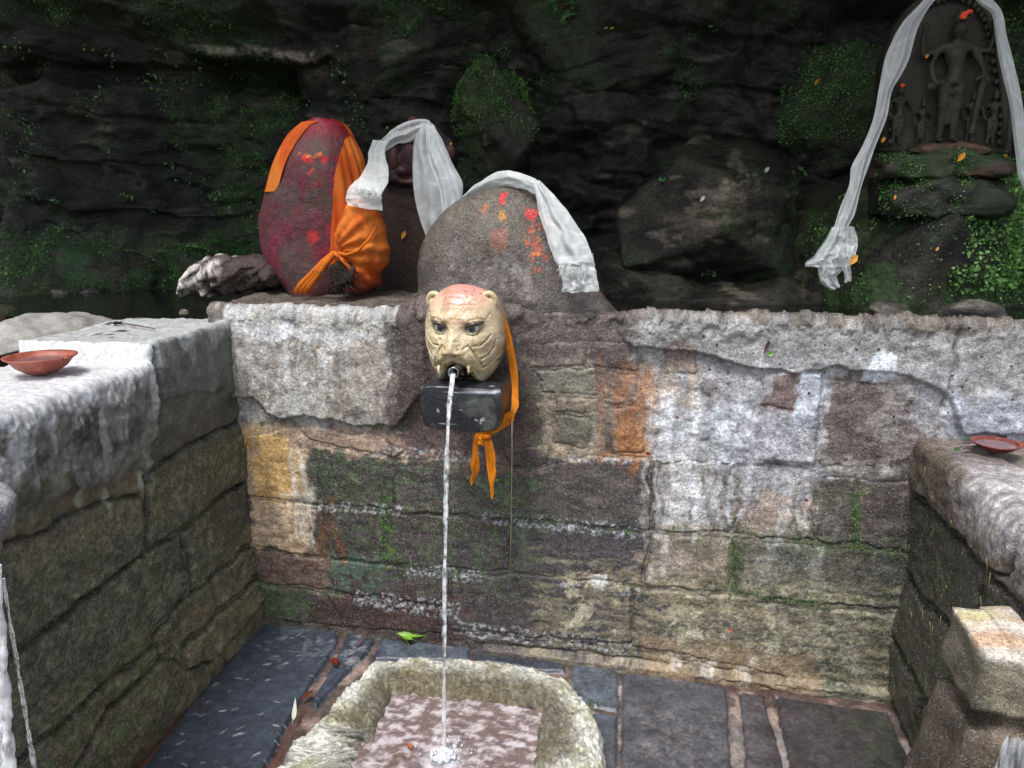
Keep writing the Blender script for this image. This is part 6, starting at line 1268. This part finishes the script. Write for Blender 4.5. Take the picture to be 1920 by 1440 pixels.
# small dark flecks on the cement right
mb = MB(); r_ = random.Random(21)
for i in range(80):
    px = r_.uniform(1190, 1900); py = r_.choice([r_.uniform(596, 606), r_.gauss(690, 45)]); py = min(max(py, 598), 880); s_ = r_.uniform(.002, .006)
    if py < 608: p = W(px, py - 4, Y=0.03); p[2] = 1.232
    else: p = W(px, py, Y=-.030)
    a = r_.random() * 6.28; mb.add([(p[0] + s_ * math.cos(a + k) * (1.6 if k < 1 else .8), p[1] - .002 * (k % 2), p[2] + s_ * math.sin(a + k)) for k in (0, 1.5, 3.1, 4.6)], [(0, 1, 2, 3)])
o = mb.build('leaf_litter', M['litter'], smooth=False); tag(o, kind='stuff')
# dark curved seed pod and petals in the grotto
leaf('seed_pod', W(1437, 652, Y=-.035), .045, .010, 1.25, .1, M['litter'], 'dark curved dry pod stuck on the right coping', 'seed pod', nrm=(0, -1, 0), curl=.6)
bpy.context.view_layer.update(); DG = bpy.context.evaluated_depsgraph_get()
def SN(px, py, Y):
    """rest a small thing on whatever rock stands behind that point"""
    d = Vector(_f + _r * (px - 960) / FPX + _u * (720 - py) / FPX).normalized(); ok, loc, nr, ix, ob, mt = SC.ray_cast(DG, Vector(CAM), d)
    return np.array(loc - d * .006) if ok and loc.y > .3 else W(px, py, Y=Y)
gp = 'offered petals scattered on the rocks'
for px, py, Y, m_, L_, t in ((1532, 155, 1.28, 'petaly', .045, 'orange petal on the dark rock left of the long scarf'), (1656, 262, .93, 'petaly', .03, 'orange petal at the lower left corner of the deity slab'), (1678, 370, .86, 'petaly', .022, 'orange petal on the block below the deity'), (1757, 467, .72, 'petaly', .02, 'orange petal on the mossy mound'),
        (1600, 488, .74, 'petaly', .05, 'yellow petal at the end of the long scarf'), (1738, 106, .93, 'petaly', .022, 'yellow petal left of the deity figure'), (1884, 293, .87, 'petaly', .026, 'orange petal at the right end of the plinth'), (1802, 295, .86, 'petaly', .045, 'orange flower petal on the plinth below the deity feet'),
        (1437, 319, 1.02, 'petalw', .035, 'white petal on the right face of the angular boulder'), (1317, 373, 1.02, 'petalw', .032, 'white petal on the left face of the angular boulder'), (757, 441, .72, 'petaly', .04, 'yellow curled petal on the dark post of the small idol'), (845, 270, .70, 'petaly', .016, 'yellow speck of petal right of the small idol')):
    leaf('petal', SN(px, py, Y), L_, L_ * .45, 1.2 + .3 * math.sin(px), .1, M[m_], t, 'petal', gp, nrm=(0, -1, .3), stem=False)

# =================================================================== MOSS, FERNS, PLANTS
def tufts(name, pts, nrm, n, s0, s1, mat, kind='stuff', seed=0, up=.4):
    r_ = np.random.default_rng(seed); i = r_.integers(0, len(pts), n); P = pts[i] + r_.normal(0, s1 * .6, (n, 3)); Nn = nrm[i]; s_ = r_.uniform(s0, s1, n)[:, None]
    d = r_.normal(size=(n, 3)) + Nn * .5 + np.array([0, -.2, up]); d /= np.linalg.norm(d, axis=1)[:, None]; t = np.cross(d, r_.normal(size=(n, 3))); t /= np.linalg.norm(t, axis=1)[:, None]
    b0 = P - Nn * .002; V = np.stack([b0, b0 + d * s_ * .55 + t * s_ * .36, b0 + d * s_, b0 + d * s_ * .55 - t * s_ * .36], 1).reshape(-1, 3); F = np.arange(4 * n).reshape(n, 4)
    o = obj(name, V, F, mat, None, smooth=False); tag(o, kind=kind); return o
# cliff
vis = (cB < 2.75) & (cA > -3.4) & (cA < 2.0)
w_ = cliffM * vis * sst(.0, .5, fbm(cA * 6, 1., cB * 6, 3) + .35); idx = np.random.default_rng(2).choice(len(cA), 60000, p=w_ / w_.sum())
tufts('moss', cliffP[idx], np.tile(np.array([[0, -.9, .4]]), (60000, 1)), 52000, .004, .011, M['mossleaf'], seed=3)
allP = np.vstack([p for p, n in mossP]); allN = np.vstack([n for p, n in mossP])
k = (allN[:, 1] < .3) & (allN[:, 2] > -.4) & (fbm(allP[:, 0] * 3.2 + 9, allP[:, 1] * 3.2, allP[:, 2] * 3.2, 4) > -.15)
tufts('moss', allP[k], allN[k], 46000, .004, .011, M['mossleaf'], seed=5)
pm = []
for nm in ('plinth', 'base_block'):
    o_b = bpy.data.objects[nm]; a_ = np.zeros(len(o_b.data.vertices) * 3, np.float32); o_b.data.vertices.foreach_get('co', a_); pm.append(a_.reshape(-1, 3) + np.array(st_.location))
pm = np.vstack(pm); k = (pm[:, 1] < SY - .02) & (fbm(pm[:, 0] * 7, pm[:, 1] * 7, pm[:, 2] * 9, 3) > .02)
tufts('moss', pm[k], np.tile(np.array([[0, -1., .3]]), (k.sum(), 1)), 5200, .004, .010, M['mossleaf'], seed=21)
rc = (cA > 1.05) & (cA < 2.0) & (cB > 1.3) & (cB < 2.7) & (fbm(cA * 5, 2., cB * 5, 3) > -.2)
tufts('clover', cliffP[rc], np.tile(np.array([[0, -1., .3]]), (rc.sum(), 1)), 7000, .008, .018, M['mossleaf'], seed=22)
lc = (cA < -1.3) & (cA > -3.4) & (cB < 2.3) & (fbm(cA * 3.5, 6., cB * 3.5, 4) > .25)
tufts('clover', cliffP[lc], np.tile(np.array([[0, -1., .3]]), (lc.sum(), 1)), 3600, .010, .020, M['mossleaf'], seed=23)
# clover on right of the mound
mp_, mn_ = mound; cx_ = W(1860, 440, Y=1.0)
k = (mn_[:, 1] < .2) & (mp_[:, 0] > cx_[0] - .16 + .12 * fbm(mp_[:, 0] * 9, mp_[:, 1] * 9, mp_[:, 2] * 9, 3)) & (mp_[:, 2] > 1.22)
tufts('clover', mp_[k], mn_[k], 8200, .010, .024, M['mossbright'], seed=7, up=.6)
k = (mn_[:, 1] < .2) & (fbm(mp_[:, 0] * 8, mp_[:, 1] * 8, mp_[:, 2] * 8 + 7, 3) > .28)
tufts('clover', mp_[k], mn_[k], 2600, .007, .014, M['mossbright'], seed=8, up=.6)
jp = []
for (x0_, y0_, x1_, y1_, n_) in ((712, 930, 730, 1056, 260), (930, 868, 1000, 960, 240), (1366, 1010, 1390, 1112, 300), (1598, 915, 1612, 1024, 220), (498, 1100, 585, 1155, 240), (1470, 1014, 1700, 1040, 320), (1390, 1110, 1560, 1142, 260), (700, 1040, 860, 1078, 180), (1000, 975, 1200, 1000, 120), (1600, 1290, 1700, 1335, 300), (640, 790, 760, 802, 160), (485, 745, 560, 790, 260), (590, 830, 760, 940, 160)):
    for _ in range(n_): t = rng.random(); jp.append(W(x0_ + (x1_ - x0_) * t + rng.normal(0, 2), y0_ + (y1_ - y0_) * (t if abs(y1_ - y0_) < 45 else rng.random()) + rng.normal(0, 3), Y=-.012))
jp = np.array(jp); M['jmoss'] = mat_simple('joint_moss', (96, 132, 66), .6, trans=.2, var=.6, vscale=30, col2=(54, 84, 44))
tufts('moss', jp, np.tile(np.array([[0, -1., .2]]), (len(jp), 1)), 4200, .003, .0075, M['jmoss'], seed=15)
for px, py, L_, t in ((1216, 851, .020, 'dark red leaf scrap stuck on the back wall below the rust stain'), (1270, 783, .012, 'tiny dark leaf scrap stuck near the top of the white streak'), (1512, 938, .014, 'dark leaf scrap stuck on the pale cement right of the white streaks'), (1352, 952, .012, 'dark leaf scrap stuck low on the white streaked stone'), (1540, 905, .010, 'small dark leaf scrap at the corner of the sunk stone')):
    leaf('fallen_leaf', W(px, py, Y=-.022), L_, L_ * .6, px * .7, .1, M['leafb'], t, 'leaf', 'leaf scraps stuck on the back wall', nrm=(0, -1, .1), stem=False)
def sprout(px, py, Y, n, L_, label, m_='leafd', seed=0, spread=1.0):
    r_ = random.Random(seed); c0 = Vector(SN(px, py, Y) if Y > .5 else W(px, py, Y=Y)); e = empty('rock_plant', tuple(c0), label=label, cat='plant', group='small plants growing on the rocks')
    mb = MB()
    for i in range(n):
        a = r_.uniform(-.2, 3.34); d = Vector((math.cos(a) * spread, -r_.uniform(.2, .8), math.sin(a) * .8)) * L_ * r_.uniform(.5, 1.1); tip = c0 + d; mb.tube([c0, c0 + d * .5 + Vector((0, 0, .004)), tip], .0009, 4, False)
        leaf('leaf', tip, L_ * r_.uniform(.6, .9), L_ * r_.uniform(.28, .42), r_.uniform(0, 6.28), .15, M[m_], None, parent=e, nrm=(r_.gauss(0, .4), -1, r_.gauss(.5, .3)), stem=False)
    mb.build('stem', M['twig'], e)
sprout(1055, 15, 1.15, 12, .055, 'hanging green leafy sprig at the top centre of the grotto', seed=1); sprout(1068, 42, 1.15, 7, .045, 'lower leafy sprig under the top centre sprig', seed=2)
sprout(1140, 60, 1.3, 4, .025, 'single pale green sprout right of the top centre sprig', 'leaf', 3); sprout(1498, 328, 1.15, 8, .04, 'small leafy plant on the edge right of the angular boulder', seed=4)
sprout(1330, 515, 1.02, 8, .03, 'low star shaped plant below the angular boulder', seed=5); sprout(240, 375, 1.0, 9, .035, 'sprout on the left mossy rock face', 'leafd', 6, 1.3); sprout(320, 315, 1.15, 7, .035, 'green sprout high on the left rock near the cliff crack', 'leafd', 7)
sprout(490, 300, 1.2, 8, .04, 'light green sprout just left of the orange cloth top', 'leafd', 8); sprout(100, 380, 1.0, 7, .03, 'sprout on the far left rock', 'leafd', 9); sprout(1240, 345, 1.15, 5, .03, 'tiny plant on the left slope of the angular boulder', 'leafd', 10)
sprout(1345, 50, 1.4, 6, .035, 'faint plant cluster on the upper right dark rock', 'leafd', 11); sprout(1690, 1340, -.04, 8, .03, 'dark green leaves in the right corner of the floor', 'leafd', 12); sprout(1115, 1318, -.40, 4, .02, 'small green shoot beside the right rim of the basin', 'leafd', 13)
def fern(px, py, Y, L_, label, seed):
    r_ = random.Random(seed); c0 = Vector(SN(px, py, Y)); e = empty('fern', tuple(c0), label=label, cat='fern', group='small ferns left of the red stone')
    for f in range(4):
        a = math.radians(40 + 32 * f + r_.uniform(-8, 8)); mb = MB(); pts = []
        for i in range(8): t = i / 7; pts.append(c0 + Vector((math.cos(a) * L_ * t, -.35 * L_ * t, math.sin(a) * L_ * t - .5 * L_ * t * t)))
        mb.tube(pts, .0008, 4)
        for i in range(1, 8):
            for s in (-1, 1): p = pts[i]; l = L_ * .28 * (1 - i / 9); d = Vector((-math.sin(a) * s, -.2, math.cos(a) * s)) * l; t_ = (pts[i] - pts[i - 1]).normalized() * l * .18; mb.add([p - t_, p + d * .6 - t_, p + d, p + d * .6 + t_, p + t_], [(0, 1, 2, 3, 4)])
        mb.build('frond', M['leafd'], e, False)
fern(428, 462, .98, .08, 'small fern above the white grained lump', 1); fern(455, 475, .98, .07, 'fern nearest the red stone, above the lump', 2); fern(405, 455, 1.0, .06, 'fern farther left above the lump', 3)
# pebbles at the pool edge
r_ = np.random.default_rng(6)
for i, (px, py, t) in enumerate([(170, 548, 'small rounded stone at the left pool edge, nearest the middle'), (110, 552, 'grey pebble on the left pool shore'), (60, 545, 'long pale stone lying on the left pool shore'), (345, 588, 'little white pebble on the end of the left coping'), (1820, 590, 'grey lump of stone behind the right coping under the clover'), (1660, 585, 'small stone behind the coping left of the mound foot')]):
    Y_ = (.85, .8, .82, .16, .62, .66)[i]; p = W(px, py, Y=Y_); o, _, _ = rock('pebble', tuple(p), ((.05, .03, .02), (.04, .03, .02), (.10, .03, .012), (.014, .012, .012), (.09, .06, .05), (.06, .05, .04))[i], 10, 70 + i, M['cliff'], rockcol((60, 56, 52), (104, 98, 90), mossy=-.2), sub=4, amp=.004, fr=30); tag(o, t, 'stone', 'loose stones beside the pool')
